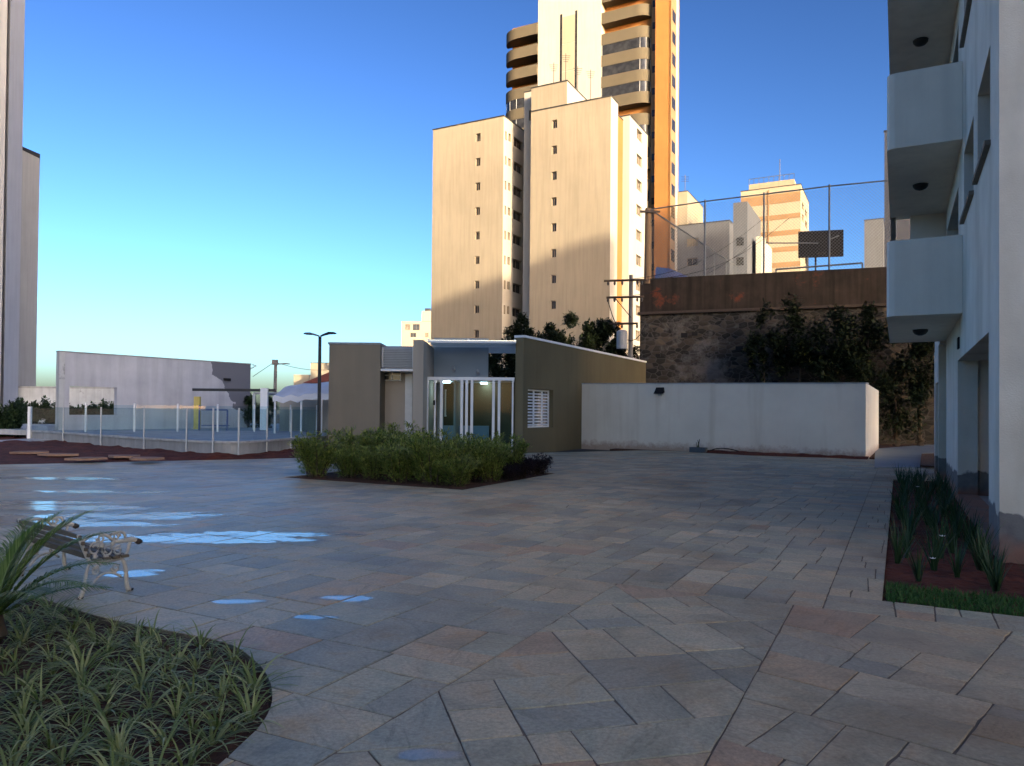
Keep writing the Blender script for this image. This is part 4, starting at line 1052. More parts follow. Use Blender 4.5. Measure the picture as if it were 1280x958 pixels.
# net fence
NF = thing('court_fence', 'tall wire net fence on posts along the top of the court wall', 'fence', tuple(fr_(0, .2, zc0)))
def atrail(px, py): # position on the wall line for pixel column
    r = ray(px, py); k = r.x/r.y; a = (k*fr_.o.y-fr_.o.x)/(fr_.a.x-k*fr_.a.y); P_ = fr_(a, .2, 0); return a, A(px, py, P_.y).z
pl_ = [(812, 262), (881, 252), (955, 243), (1037, 233), (1120, 225)]
pts = [atrail(*q) for q in pl_]
for a, z in pts[1:]: MB().tube([fr_(a, .2, zc0-.1), fr_(a, .2, z+.1)], .06, 8).build('post', M_rail, NF)
mb = MB()
for (a0, z0), (a1, z1) in zip(pts[:-1], pts[1:]): mb.tube([fr_(a0, .2, z0), fr_(a1, .2, z1)], .045, 6)
mb.build('top_rail', M_rail, NF)
def net(fr, a0, a1, zb, za, zc_, step=.16, r=.006, bb_=.2):
    mb = MB(); top = lambda a: za+(zc_-za)*(a-a0)/(a1-a0)
    H_ = max(za, zc_)-zb
    for sgn in (1, -1):
        s = a0-H_ if sgn > 0 else a0
        while s < (a1 if sgn > 0 else a1+H_):
            # line a = s + sgn*(z-zb)
            p = []
            for k in range(0, 61):
                z = zb+H_*k/60; a = s+sgn*(z-zb)
                if a0 <= a <= a1 and z <= top(a): p.append((a, z))
            if len(p) > 1: mb.tube([fr(p[0][0], bb_, p[0][1]), fr(p[-1][0], bb_, p[-1][1])], r, 3, False)
            s += step
    return mb
a0, z0 = pts[0]; a1, z1 = pts[-1]
net(fr_, a0, a1, zc0-.3, z0, z1, .2, .0065).build('net', M_rail, NF)
# rear side of the court fence running away on the left
s0 = fr_(a0, .2, 0); e = A(921, 333, 68); fS = F((s0.x, s0.y, 0), (e-s0).to_2d().to_3d()); SL = (e-s0).to_2d().length
SF = thing('court_fence', 'side net fence running back from the corner pole', 'fence', tuple(s0+Vector((0, 0, zc0))))
MB().tube([fS(0, 0, z0), fS(SL, 0, e.z)], .05, 6).build('top_rail', M_rail, SF)
for px in (893, 908):
    r = ray(px, 300); k = r.x/r.y; a = (k*fS.o.y-fS.o.x)/(fS.a.x-k*fS.a.y); MB().tube([fS(a, 0, zc0-.2), fS(a, 0, z0+(e.z-z0)*a/SL)], .05, 6).build('post', M_rail, SF)
net(fS, 0, SL, zc0-.2, z0, e.z, .3, .008, 0.).build('net', M_rail, SF)
# corner pole
p = A(813, 350, 47.4); cpz = A(813, 256, 47.4).z
t = thing('concrete_pole', 'stout weathered concrete pole at the left end of the court wall', 'pole', (p.x, p.y+.9, zc0-.3))
MB().tube([(p.x, p.y+.9, zc0-.3), (p.x, p.y+.9, cpz)], [.26, .2], 10).build('shaft', M_tan, t); MB().box(p.x-.6, p.x+.7, p.y+.55, p.y+.67, cpz-.35, cpz-.22).build('crossarm', M_brown, t)
# inner goal rail, second rail
a_, z_ = atrail(955, 304); b_, z2 = atrail(1020, 304)
# backboard
bp = A(1026, 304, 49.5); bb0, bb1 = A(1000, 290, 49.5), A(1053, 322, 49.5)
BB = thing('basketball_hoop', 'black basketball backboard on its post behind the net', 'basketball hoop', (bp.x, bp.y+.5, zc0-.25))
fbb = F((bp.x, bp.y, 0), Vector((1, -.22, 0))); hw_ = (bb1.x-bb0.x)/2
MB().bbox(-hw_, hw_, 0, .06, bb1.z, bb0.z+.1, fbb, .01).build('backboard', M_black, BB)
MB().wall(fbb, -hw_*.22, hw_*.22, bb1.z+.1, bb1.z+.55, .01, [(-hw_*.22+.05, hw_*.22-.05, bb1.z+.15, bb1.z+.5)], b=.072).build('marking', M_rail, BB)
MB().tube([fbb(-.15, 1.0, zc0-.3), fbb(-.15, 1.0, bb1.z+.3), fbb(-.12, .12, bb1.z+1.0)], .07, 8).build('post', M_dark, BB)
MB().tube([A(957, 304, 49), A(1000, 304, 49.4), fbb(0, .09, bp.z), fbb(hw_*.8, -.02, bp.z+.45)], .045, 6).build('brace', M_rail, BB)
rp = [fbb(.0+.23*math.cos(t*math.pi/8), -.28+.23*math.sin(t*math.pi/8), bb1.z+.2) for t in range(17)]
MB().tube(rp, .012, 5, False).build('rim', M_brown, BB)
g0_, g1_ = A(970, 337, 50.5), A(1078, 329, 48.5)
GL = thing('football_goal', 'pale football goal crossbar just above the court wall', 'goal', tuple(g0_))
MB().tube([g0_, g1_], .06, 8).build('crossbar', M_rail, GL)
for q in (g0_, g1_): MB().tube([(q.x, q.y, zc0-.3), q], .06, 8).build('goal_post', M_rail, GL)
q3 = g0_+Vector((.6, 1.6, -.2)); MB().tube([g0_, q3], .035, 6).build('stay', M_rail, GL)
# blue sheet roof on the court corner
p0 = A(820, 334, 52); MB().poly([A(818, 350, 52), A(862, 347, 51), A(838, 336, 55), A(820, 334, 55)]).poly([A(818, 352, 52), A(862, 349, 51), A(862, 347, 51), A(818, 350, 52)]).build('awning', M_bluem, label='blue sheet awning beside the concrete pole on the court wall', cat='awning')

# utility pole with transformer in front of the court wall
up = A(788, 470, 44); UP = thing('utility_pole', 'utility pole with three crossarms and transformer before the peach block', 'utility pole', (up.x, up.y, 0))
ztp = A(788, 344, 44).z; UX = Vector((.96, -.2, 0))
MB().tube([(up.x, up.y, 0), (up.x, up.y, ztp)], [.17, .12], 10).build('pole_shaft', M_pole, UP)
for (y, l0, l1) in ((351, -1.65, .75), (372, -1.5, .75), (405, -1.3, .4)):
    z = A(788, y, 44).z; c_ = Vector((up.x, up.y-.16, z))
    MB().tube([c_+UX*l0, c_+UX*l1], .065, 4).build('crossarm', M_brown, UP)
    for t in (-1.4, -1.0, -.55, .35, .62):
        if l0 <= t <= l1:
            MB().tube([c_+UX*t+Vector((0,0,-.06)), c_+UX*t+Vector((0,0,-.15)), c_+UX*t+Vector((0,0,-.28))], [.05, .075, .04], 8).build('insulator', M_dark, UP)
z = A(788, 385, 44).z
MB().tube([Vector((up.x, up.y-.15, z-.6)), Vector((up.x, up.y-.16, z+.0))+UX*-.95+Vector((0,0,.55))], .03, 5).build('brace', M_brown, UP)
z = A(780, 425, 44).z; c_ = Vector((up.x-.55, up.y-.25, z))
MB().tube([c_+Vector((0,0,-.55)), c_+Vector((0,0,.45)), c_+Vector((0,0,.55))], [.32, .32, .2], 14).build('transformer', M_trans, UP)
cab = [Vector((up.x-1.4+.28*i, up.y-.2, A(770, 376, 44).z-1.6*math.sin(i/8*math.pi)**.8-.18*i)) for i in range(9)]
MB().tube(cab, .025, 5).build('cable', M_black, UP)
for i, (y, s) in enumerate(((352, -1.5), (352, .5), (373, -1.2))):
    z = A(788, y, 44).z; c_ = Vector((up.x, up.y-.16, z))+UX*s
    far = c_+Vector((14, 14, 7.5)); pts_ = [c_.lerp(far, t/12)-Vector((0, 0, 1.2*math.sin(math.pi*t/12))) for t in range(13)]
    MB().tube(pts_, .018, 4).build('cable', M_black, UP)

# ------------------------------------------------------------ pool terrace on the left
random.seed(21)
TW = thing('terrace_wall', 'low curved concrete terrace wall above the red soil bank', 'low wall', tuple(cop[1]))
cs = [c_ for c_ in cop]; fine = []
for i in range(1, len(cs)-1):
    p0, p1, p2, p3 = cs[max(i-1, 0)], cs[i], cs[i+1], cs[min(i+2, len(cs)-1)]
    for j in range(6):
        t = j/6; fine.append(.5*((2*p1)+(p2-p0)*t+(2*p0-5*p1+4*p2-p3)*t*t+(3*p1-p0-3*p2+p3)*t**3))
fine.append(cs[-1])
def ribbon(path, z0, z1, o0, o1):
    mb = MB(); n = len(path)
    for k, p in enumerate(path):
        d = (path[min(k+1, n-1)]-path[max(k-1, 0)]).to_2d().normalized(); nn = Vector((-d.y, d.x, 0))
        for o_, z in ((o0, z0), (o1, z0), (o1, z1), (o0, z1)): mb.v.append(Vector((p.x, p.y, 0))+nn*o_+Vector((0, 0, z)))
    for k in range(n-1):
        a, b = 4*k, 4*k+4
        for q in range(4): r = (q+1) % 4; mb.f.append([a+q, a+r, b+r, b+q])
    mb.f += [[3,2,1,0], [4*n-4, 4*n-3, 4*n-2, 4*n-1]]; return mb
ribbon(fine, -.1, .50, 0, .25).build('wall_body', M_conc, TW)
ribbon(fine, .503, .58, -.06, .35).build('coping', M_conc2, TW)
dk = MB(); back = [A(430, 530, 62), A(20, 530, 62), A(-120, 530, 62)]
dkp = [(p.x, p.y+.36) for p in fine] + [(A(430, 500, 62).x, 62), (A(-60, 500, 62).x, 62), (A(-60, 500, 40).x, 40)]
dk.prism(dkp, .3, .555).build('terrace_floor', M_conc2, kind='structure')
# front glass fence
FG = thing('glass_fence', 'frameless glass fence with slim white posts along the terrace edge', 'fence', tuple(cop[1]))
fp = []
for px in (38, 81, 128, 182, 235, 268, 300, 335, 365, 400):
    j = min(range(len(fine)), key=lambda q: abs(fine[q].x/fine[q].y-ray(px, 540).x/ray(px, 540).y)); k = ray(px, 540).x/ray(px, 540).y
    # linear refine along the neighbouring segment
    best = None
    for q in range(len(fine)-1):
        a, b = fine[q], fine[q+1]; fa_, fb_ = a.x-k*a.y, b.x-k*b.y
        if fa_*fb_ <= 0 and fa_ != fb_: best = a.lerp(b, fa_/(fa_-fb_))
    fp.append(best or fine[j])
for i, p in enumerate(fp):
    th = .07 if i == 0 else .024
    MB().box(p.x-th, p.x+th, p.y-.12-th, p.y-.12+th, -.05 if i else -.1, .57+1.18).build('post', M_frame if i == 0 else M_metalw, FG)
for a, b in zip(fp[:-1], fp[1:]):
    fr = F((a.x, a.y-.12, 0), (b-a).to_2d().to_3d()); l = (b-a).to_2d().length
    MB().box(.05, l-.05, -.006, .006, .50 if False else .60, .57+1.15, fr).build('glass_pane', M_glass, FG)
# rear fence on the terrace
RG = thing('glass_fence', 'second glass fence with white posts further back on the terrace', 'fence', tuple(A(107, 530, 36)))
rp_ = []
for px, Y in ((107, 35.5), (168, 36.5), (222, 37), (272, 37.5), (318, 38), (363, 38.5), (396, 39)): rp_.append(A(px, 530, Y))
for p in rp_: MB().box(p.x-.032, p.x+.032, p.y-.032, p.y+.032, .556, .56+1.4).build('post', M_frame, RG)
for a, b in zip(rp_[:-1], rp_[1:]):
    fr = F((a.x, a.y, 0), (b-a).to_2d().to_3d()); l = (b-a).to_2d().length
    MB().box(.07, l-.07, -.006, .006, .62, .56+1.3, fr).build('glass_pane', M_glass, RG)
# free standing wall with two openings
w0, w1 = A(74, 480, 38), A(313, 480, 47.3); fpw = F((w0.x, w0.y, 0), (w1-w0).to_2d().to_3d()); PL = (w1-w0).to_2d().length
def along(px, fr):
    r = ray(px, 490); k = r.x/r.y; return (k*fr.o.y-fr.o.x)/(fr.a.x-k*fr.a.y)
zpt = zat(74, 440, 38)
PW = thing('pool_wall', 'tall lilac white wall with window opening and bare grey plaster patch', 'wall', tuple(w0))
o1a, o1b = along(87, fpw), along(146, fpw)
wob = MB().wall(F((0, 0, 0)), 0, PL, .5, zpt, .28, [(o1a, o1b, zat(110, 519, fpw(o1a, 0, 0).y), zat(110, 483.5, fpw((o1a+o1b)/2, 0, 0).y))])
o = bpy.data.objects.new('painted_wall', wob.mesh('painted_wall', M_patch)); col.objects.link(o); o.parent = PW
wm_ = Matrix.Translation((w0.x, w0.y, 0)) @ Matrix.Rotation(math.atan2(fpw.a.y, fpw.a.x), 4, 'Z')
o.matrix_basis = PW.matrix_basis.inverted() @ wm_
MB().box(-.02, .25, -.04, .32, .5, zpt+.001, fpw).build('end_pier', M_conc2, PW)
MB().box(-.03, PL+.02, -.05, .33, zpt+.004, zpt+.06, fpw).build('coping', M_conc, PW)
MB().box(PL*.83, PL*.87, -.1, -.003, zpt-1.1, zpt-.95, fpw).build('bracket', M_black, PW)
for zz in (zpt-.3, zpt-2.2, zpt-3.0): MB().tube([fpw(PL+.0, .1, zz), fpw(PL+.5, .1, zz+.25), fpw(PL+.2, .1, zz+.3)], .03, 4).build('wall_hook', M_metalw, PW)
# pergola frame in front of that wall
PG = thing('pergola_frame', 'dark horizontal beam on posts beside the lilac wall', 'pergola', tuple(A(241, 530, 42)))
b0_, b1_ = A(241, 487, 42.0), A(344, 487.6, 42.0)
MB().box(b0_.x, b1_.x, 41.93, 42.07, b0_.z-.09, b0_.z+.06).build('beam', M_dark, PG)
MB().box(b0_.x+.02, b0_.x+.35, 42.1, 42.3, .556, b0_.z-.4).build('yellow_post', M_yellow, PG)
xx = A(328, 500, 41.5).x; MB().box(xx-.2, xx+.2, 41.72, 41.92, .3, b0_.z+.1).build('white_post', M_frame, PG)
xx = A(318, 500, 42.2).x; MB().box(xx-.07, xx+.07, 42.1, 42.2, .556, b0_.z-.2).build('thin_post', M_metalw, PG)
MB().box(A(312, 500, 42).x, A(345, 500, 42).x, 42.6, 46, A(330, 493, 42.5).z, A(330, 493, 42.5).z+.12).build('roof_sheet', M_conc2, PG)
# blue metal frame (goal-like) on the terrace
bx0, bx1 = A(249, 530, 40).x, A(284, 530, 40).x; bz = A(260, 512.5, 40).z
BF = thing('metal_table', 'blue tubular metal frame standing on the terrace before the lilac wall', 'frame', (bx0, 40, .556))
for x in (bx0, (bx0+bx1)/2, bx1): MB().tube([(x, 40, .556), (x, 40, bz+(.25 if x == bx0 else 0))], .045, 6).build('leg', M_bluem, BF)
MB().tube([(bx0, 40, bz), (bx1, 40, bz)], .045, 6).build('crossbar', M_bluem, BF); MB().box(bx0+.1, bx1-.1, 40, 40.6, .8, .84).build('shelf', M_bluem, BF)
# back boundary wall of the terrace and low white box
p0, p1 = A(-40, 500, 58), A(160, 500, 58)
t = thing('boundary_wall', 'pale boundary wall behind the hedge at far left', 'wall', (p0.x, 58, 0)); MB().box(p0.x, p1.x, 58, 58.3, 0, zat(50, 485.5, 58)).build('wall_body', M_conc2, t); MB().box(p0.x, p1.x, 57.95, 58.35, zat(50, 485.5, 58)+.002, zat(50, 485.5, 58)+.15).build('coping', M_conc, t)
p0, p1 = A(18, 540, 36.6), A(37, 540, 36.6)
MB().bbox(p0.x, p1.x+.3, 37.5, 38.5, .0, zat(25, 532, 37.5)).build('low_block', M_slate, label='low pale block left of the first glass fence post', cat='block')
p0, p1 = A(-20, 545, 34), A(37, 545, 34); MB().box(p0.x, p1.x, 33.5, 39, 0, .16).build('path', M_conc2, kind='structure')
# beige low wall and canvas tent between lamp and guardhouse
p0, p1 = A(345, 520, 40), A(409, 520, 40)
MB().box(p0.x, p1.x+1, 40.6, 40.9, 0, zat(380, 500, 40.6)).build('boundary_wall', M_beige2, label='beige wall under the white canvas awning left of the guardhouse', cat='wall')
TN = thing('canvas_tent', 'white canvas awning top left of the beige guardhouse block', 'awning', tuple(A(375, 500, 37)))
mb = MB(); n = 16; zt0, zt1 = zat(375, 497, 36), zat(375, 481, 38.5)
x0, x1 = A(341, 490, 36).x, A(412, 490, 36).x
for i in range(n+1):
    for j in range(7):
        s = j/6; x = x0+(x1-x0)*i/n
        z = zt0+(zt1-zt0)*math.sin(s*math.pi/2) + .09*nz(x, s*3, 1.6)+.05*math.sin(i*math.pi/2.0)*(1-s) + .25*(x-x0)/(x1-x0)
        mb.v.append(Vector((x, 36+3.5*s, z)))
for i in range(n):
    for j in range(6): q = i*7+j; mb.f.append([q, q+7, q+8, q+1])
for i in range(n):   # valance
    a, b = mb.v[i*7], mb.v[(i+1)*7]; mb.poly([a, b, b-Vector((0,0,.28)), a-Vector((0,0,.28))])
mb.build('canvas', M_cloth, TN, smooth=True)
for x in (x0+.1, (x0+x1)/2, x1-.4): MB().tube([(x, 36.05, .556), (x, 36.05, zt0)], .05, 6).build('tent_pole', M_frame, TN)
# street lamp with two heads
lp = A(398.5, 540, 28.5); SLm = thing('street_lamp', 'dark street lamp with two outspread heads', 'street lamp', (lp.x, lp.y, 0))
zlt = A(398.5, 421, 28.5).z
MB().tube([(lp.x, lp.y, 0), (lp.x, lp.y, zlt)], [.075, .06], 10).build('lamp_post', M_dark, SLm)
MB().tube([(lp.x, lp.y, 0), (lp.x, lp.y, .04)], .16, 12).build('base_plate', M_dark, SLm)
for sg, l in ((-1, .62), (1, .62)):
    mb = MB(); c_ = Vector((lp.x, lp.y, zlt)); up_ = .13 if sg > 0 else .10
    prof = [(0.02, .05, .04), (.15, .09, .045), (.35, .16, .05), (l-.08, .16, .045), (l, .08, .02)]
    i = 0
    for (x, w, h_) in prof:
        zc_ = c_.z+up_*min(1, x/.3) - .0
        for (yy, zz) in ((-w, -h_*.5), (w, -h_*.5), (w*.7, h_), (-w*.7, h_)): mb.v.append(Vector((c_.x+sg*x, c_.y+yy, zc_+zz)))
    for k in range(len(prof)-1):
        for q in range(4): r = (q+1) % 4; mb.f.append([4*k+q, 4*k+r, 4*k+4+r, 4*k+4+q])
    mb.f += [[3,2,1,0], [16,17,18,19]]
    hd = mb.build('lamp_head', M_rail if sg < 0 else M_dark, SLm)
    MB().box(c_.x+sg*.3-.12, c_.x+sg*.3+.12, c_.y-.1, c_.y+.1, c_.z+up_-.035, c_.z+up_-.026).build('lens', M_metalw, hd)
# thin utility pole with wires
q = A(343, 520, 60); UP2 = thing('utility_pole', 'thin grey utility pole with short arm and wires, left of street lamp', 'utility pole', (q.x, q.y, 0))
zt_ = A(343.5, 450, 60).z; MB().tube([(q.x, 60, 0), (q.x+.05, 60, zt_)], [.17, .12], 8).build('pole_shaft', M_pole, UP2)
MB().box(q.x-.22, q.x+.2, 59.85, 60.15, zt_-.4, zt_).build('pole_cap', M_pole, UP2)
MB().tube([(q.x, 60, zt_-.35), (q.x+.9, 60, zt_-.3), (q.x+1.2, 60, zt_-.33)], [.05, .06, .04], 6).build('lamp_arm', M_pole, UP2)
MB().tube([Vector((q.x, 60, zt_-.15)), A(316, 471, 60)], .02, 4).build('wire', M_dark, UP2)
e_ = A(425, 461, 66); MB().tube([Vector((q.x, 60, zt_-.2)).lerp(e_, t/8)-Vector((0,0,.35*math.sin(math.pi*t/8))) for t in range(9)], .018, 4).build('wire', M_dark, UP2)

# ------------------------------------------------------------ plants
L_shrub = leafmat('shrub_leaf', (.085, .15, .028), (.38, .42, .10), .5, .3)
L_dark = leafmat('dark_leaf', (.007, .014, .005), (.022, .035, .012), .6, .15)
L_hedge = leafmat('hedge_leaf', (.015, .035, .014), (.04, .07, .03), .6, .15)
L_grass = leafmat('grass_blade', (.09, .145, .026), (.46, .46, .19), .5, .3)
L_grass2 = leafmat('iris_blade', (.018, .045, .016), (.05, .09, .035), .4, .2)
L_palm = leafmat('palm_leaflet', (.05, .11, .02), (.20, .28, .08), .35, .25)
L_purple = leafmat('purple_leaf', (.018, .012, .016), (.05, .03, .035), .5, .2)
L_lawn = leafmat('lawn_blade', (.03, .085, .016), (.09, .18, .04), .6, .25)
M_deadleaf = mat('white_petal', (.7, .7, .68), .6, .05, 5., 0)

def leaf(mb, p, d, up, l, w):
    """one pointed leaf: four-point blade folded along its midrib"""
    s = d.cross(up)
    if s.length < 1e-3: s = Vector((1, 0, 0))
    s.normalize(); i = len(mb.v); n_ = s.cross(d).normalized()
    mb.v += [p, p+d*l*.5+s*w*.5-n_*w*.15, p+d*l, p+d*l*.5-s*w*.5-n_*w*.15]
    mb.f.append([i, i+1, i+2, i+3])
def blade(mb, p, az, l, w, lean, droop, n=5):
    d = Vector((math.cos(az), math.sin(az), 0)); s = Vector((-d.y, d.x, 0)); i = len(mb.v); q = Vector(p); an = lean
    for k in range(n+1):
        t = k/n; ww = w*(1-t**2.2)*.5+.0006
        mb.v += [q+s*ww, q-s*ww]
        dr = d*math.sin(an)+Vector((0, 0, math.cos(an))); q = q+dr*l/n; an += droop/n
    for k in range(n): a = i+2*k; mb.f.append([a, a+1, a+3, a+2])

def tuft(seed, nb=34, l=.26, w=.011, lean=(.15, .9), droop=1.3):
    random.seed(seed); mb = MB()
    for _ in range(nb):
        az = random.uniform(0, 2*math.pi); r = random.uniform(0, .03)
        blade(mb, (r*math.cos(az), r*math.sin(az), 0), az+random.uniform(-.4, .4), l*random.uniform(.6, 1.2), w*random.uniform(.7, 1.3), random.uniform(*lean), droop*random.uniform(.5, 1.3))
    return mb
def l_short(n_): return n_ == 'grass_tuft'
def scatter(protos, name, label, cat, group, pts, m, zf=lambda p: -.04, sc=(.6, 1.35)):
    mes = [pb.mesh(name, m) for pb in protos]
    for p in pts:
        o = bpy.data.objects.new(name, random.choice(mes)); col.objects.link(o)
        o.location = (p[0], p[1], zf(p)); o.rotation_euler = (random.uniform(-.12, .12), random.uniform(-.12, .12), random.uniform(0, 6.28)); s = random.uniform(*sc)
        if len(p) > 2: s *= p[2]
        o.scale = (s, s, s*random.uniform(.72, 1.0) if l_short(name) else s*random.uniform(.9, 1.15)); tag(o, label, cat, group)
random.seed(3)
pts = []
tries = 0
while len(pts) < 160 and tries < 9000:
    tries += 1
    p = Vector((random.uniform(-5.4, -1.0), random.uniform(2.7, 6.4)))
    if not pip(p, BED1): continue
    # keep clear of the bed's rim and of each other, thin out beyond the frame
    if any(not pip(p+Vector(o), BED1) for o in ((.09, 0), (-.09, 0), (0, .09), (0, -.09))): continue
    if p.x/p.y < -.78: continue
    if any((p-q).length < random.uniform(.11, .22) for q in pts): continue
    pts.append(p)
scatter([tuft(100+i, 20+3*(i%4), .25+.02*(i%3), .0105, (.12, 1.2), 1.3+.15*(i%4)) for i in range(10)], 'grass_tuft', 'small arching variegated grass tuft in the curved soil bed', 'grass tuft', 'grass tufts planted in the curved bed', [(p.x, p.y) for p in pts], L_grass)

# dry leaves and soil crumbs between the tufts
random.seed(77); mb = MB(); cr_ = MB()
for _ in range(2600):
    p = Vector((random.uniform(-5.2, -.9), random.uniform(2.8, 6.4)))
    if not pip(p, BED1): continue
    z_ = -.045+.03*nz(p.x, p.y, 3)+.02*nz(p.x, p.y, 11)
    if random.random() < .55:
        d_ = Vector((random.gauss(0, 1), random.gauss(0, 1), random.uniform(-.1, .35))).normalized(); leaf(mb, Vector((p.x, p.y, z_+.012)), d_, Vector((0, 0, 1)), random.uniform(.03, .12), random.uniform(.004, .014))
    else:
        r_ = random.uniform(.004, .016); c0_ = Vector((p.x, p.y, z_+.004)); i0 = len(cr_.v)
        cr_.v += [c0_+Vector((random.uniform(.6, 1.2)*a*r_, random.uniform(.6, 1.2)*b*r_, c*r_)) for a, b, c in ((1,0,0),(0,1,0),(-1,0,0),(0,-1,0),(0,0,1))]
        cr_.f += [[i0, i0+1, i0+4], [i0+1, i0+2, i0+4], [i0+2, i0+3, i0+4], [i0+3, i0, i0+4]]
mb.build('leaf_litter', leafmat('dry_leaf', (.10, .07, .035), (.30, .23, .13), .7, .1), kind='stuff', label='dry fallen leaves scattered over the curved soil bed', cat='leaf litter')
cr_.build('soil_crumbs', M_soil, kind='stuff', label='loose soil crumbs between the grass tufts', cat='soil')
# right bed: tall iris clumps
pts = []
random.seed(9)
for i in range(400):
    d_, u_ = random.uniform(-.02, .9), random.uniform(8.7, 21.5)
    if u_ < 10.3 and random.random() < .0: continue
    p = S(d_, u_).to_2d()
    if any((p-Vector(q[:2])).length < .33 for q in pts): continue
    if .25 < d_ < .55 and u_ < 12 and random.random() < .6: continue
    pts.append((p.x, p.y, 1.0)); 
    if len(pts) > 56: break
for d_, u_ in ((1.2, 8.9), (1.6, 9.2), (2.0, 8.8), (1.35, 9.6), (2.3, 9.3), (.85, 8.7), (1.75, 9.75)): q = S(d_, u_); pts.append((q.x, q.y, .9))
scatter([tuft(300+i, 30, .44, .015, (.03, .42), .45) for i in range(5)], 'iris_clump', 'tall upright dark green iris clump in the red soil bed by the building', 'iris', 'iris clumps in the bed by the white building', pts, L_grass2, lambda p: -.03, (.85, 1.2))
# few white flowers
random.seed(4); 
for q, lb in ((G(1147, 609, .42), 'white flower highest among the iris leaves'), (G(1178, 671, .28), 'lone white flower in the middle of the iris bed'), (G(1166, 699, .12), 'small white flower low in the near iris bed')):
    mb = MB()
    for k in range(6): leaf(mb, q, Vector((math.cos(k*1.05), math.sin(k*1.05), .5)).normalized(), Vector((0, 0, 1)), .04, .025)
    fo_ = mb.build('flower', M_deadleaf, label=lb, cat='flower'); MB().tube([q, q+Vector((.02, 0, -max(.05, q.z+.02)))], .003, 4).build('flower_stem', L_grass2, fo_)
# lawn strip (stuff)
random.seed(6); mb = MB()
for _ in range(15000):
    a, b = random.uniform(0.0, 5.5), random.uniform(.02, .95)
    if b > .80+.1*nz(a, b, 2): continue
    p = bc+V*(a+.03)+U*b; blade(mb, (p.x, p.y, -.03), random.uniform(0, 6.28), random.uniform(.05, .10), .008, random.uniform(.1, .9), .8, 2)
mb.build('lawn_strip', L_lawn, kind='stuff', label='short green lawn strip along the front of the iris bed', cat='grass')

# feathery shrubs in the central bed
def shrub_mb(seed, h=1.35, r=.75, stems=30, dens=62, ll=.135, lw=.034, low=.05):
    random.seed(seed); lf, st = MB(), MB()
    for _ in range(stems):
        az = random.uniform(0, 6.28); rr = r*math.sqrt(random.uniform(.02, 1)); H_ = h*random.uniform(.65, 1.08)*(1-.35*(rr/r)**2)
        b = Vector((.3*rr*math.cos(az)+random.uniform(-.08, .08), .3*rr*math.sin(az)+random.uniform(-.08, .08), -.02)); e = Vector((rr*math.cos(az), rr*math.sin(az), H_))
        mid = b.lerp(e, .5)+Vector((-.12*math.cos(az)*rr, -.12*math.sin(az)*rr, .12))
        path = [(b*(1-t)**2+mid*2*t*(1-t)+e*t*t) for t in [k/6 for k in range(7)]]
        st.tube(path, [.012*(1-k/7)+.003 for k in range(7)], 4)
        for k in range(dens):
            t = low+(1-low)*random.random()**.8; p = b*(1-t)**2+mid*2*t*(1-t)+e*t*t
            a2 = random.uniform(0, 6.28); o = Vector((math.cos(a2), math.sin(a2), random.uniform(-.2, .5)))
            sprg = random.uniform(.02, .22)*(1.1-t*.6); q = p+o*sprg
            for _k in range(3):
                dd = (o+Vector((random.gauss(0, .6), random.gauss(0, .6), random.gauss(.35, .4)))).normalized()
                leaf(lf, q, dd, Vector((0, 0, 1)), ll*random.uniform(.6, 1.2), lw*random.uniform(.8, 1.3))
    return lf, st
def make_shrub(seed, label, group, lm, name='shrub', **k):
    t = thing(name, label, 'shrub', (0, 0, 0), group); lf, st = shrub_mb(seed, **k)
    st.build('stem', M_bark, t); lf.build('foliage', lm, t); return t
def bedpt(s, t): return BED2[0].lerp(BED2[1], s).lerp(BED2[3].lerp(BED2[2], s), t)
protos = [make_shrub(40+i, 'feathery yellow green shrub in the diamond shaped bed', 'feathery shrubs in the diamond bed', L_shrub) for i in range(4)]
spots = [(.10, .13, .95), (.27, .17, .72), (.42, .17, .66), (.58, .15, .78), (.76, .14, .88), (.90, .12, .74), (.10, .42, .92), (.25, .45, 1.05), (.45, .42, .86), (.62, .4, .95), (.80, .40, .92), (.92, .40, .72),
         (.15, .75, 1.1), (.35, .75, 1.0), (.55, .75, 1.0), (.72, .7, 1.0), (.88, .68, .8)]
random.seed(2)
for i, (s, t, sc_) in enumerate(spots):
    p = bedpt(s, t); src = protos[i % 4]
    if i < 4: o = src; o.location = (p.x, p.y, 0); o.rotation_euler[2] = i; o.scale = (sc_,)*3
    else: copy_tree(src, (p.x, p.y, 0), random.uniform(0, 6.28), (sc_*1.0, sc_*1.0, sc_*random.uniform(.78, 1.18)))
pr = make_shrub(60, 'low dark purple shrub at the right corner of the diamond bed', 'purple shrubs at the right corner of the diamond bed', L_purple, h=.62, r=.5, stems=24, dens=50, ll=.10, lw=.025)
for i, (s, t, sc_) in enumerate(((.93, .92, .85), (.95, .66, .8), (.80, .93, .8), (.965, .50, .62))):
    p = bedpt(s, t)
    if i == 0: pr.location = (p.x, p.y, 0); pr.scale = (sc_,)*3
    else: copy_tree(pr, (p.x, p.y, 0), i*1.3, sc_)

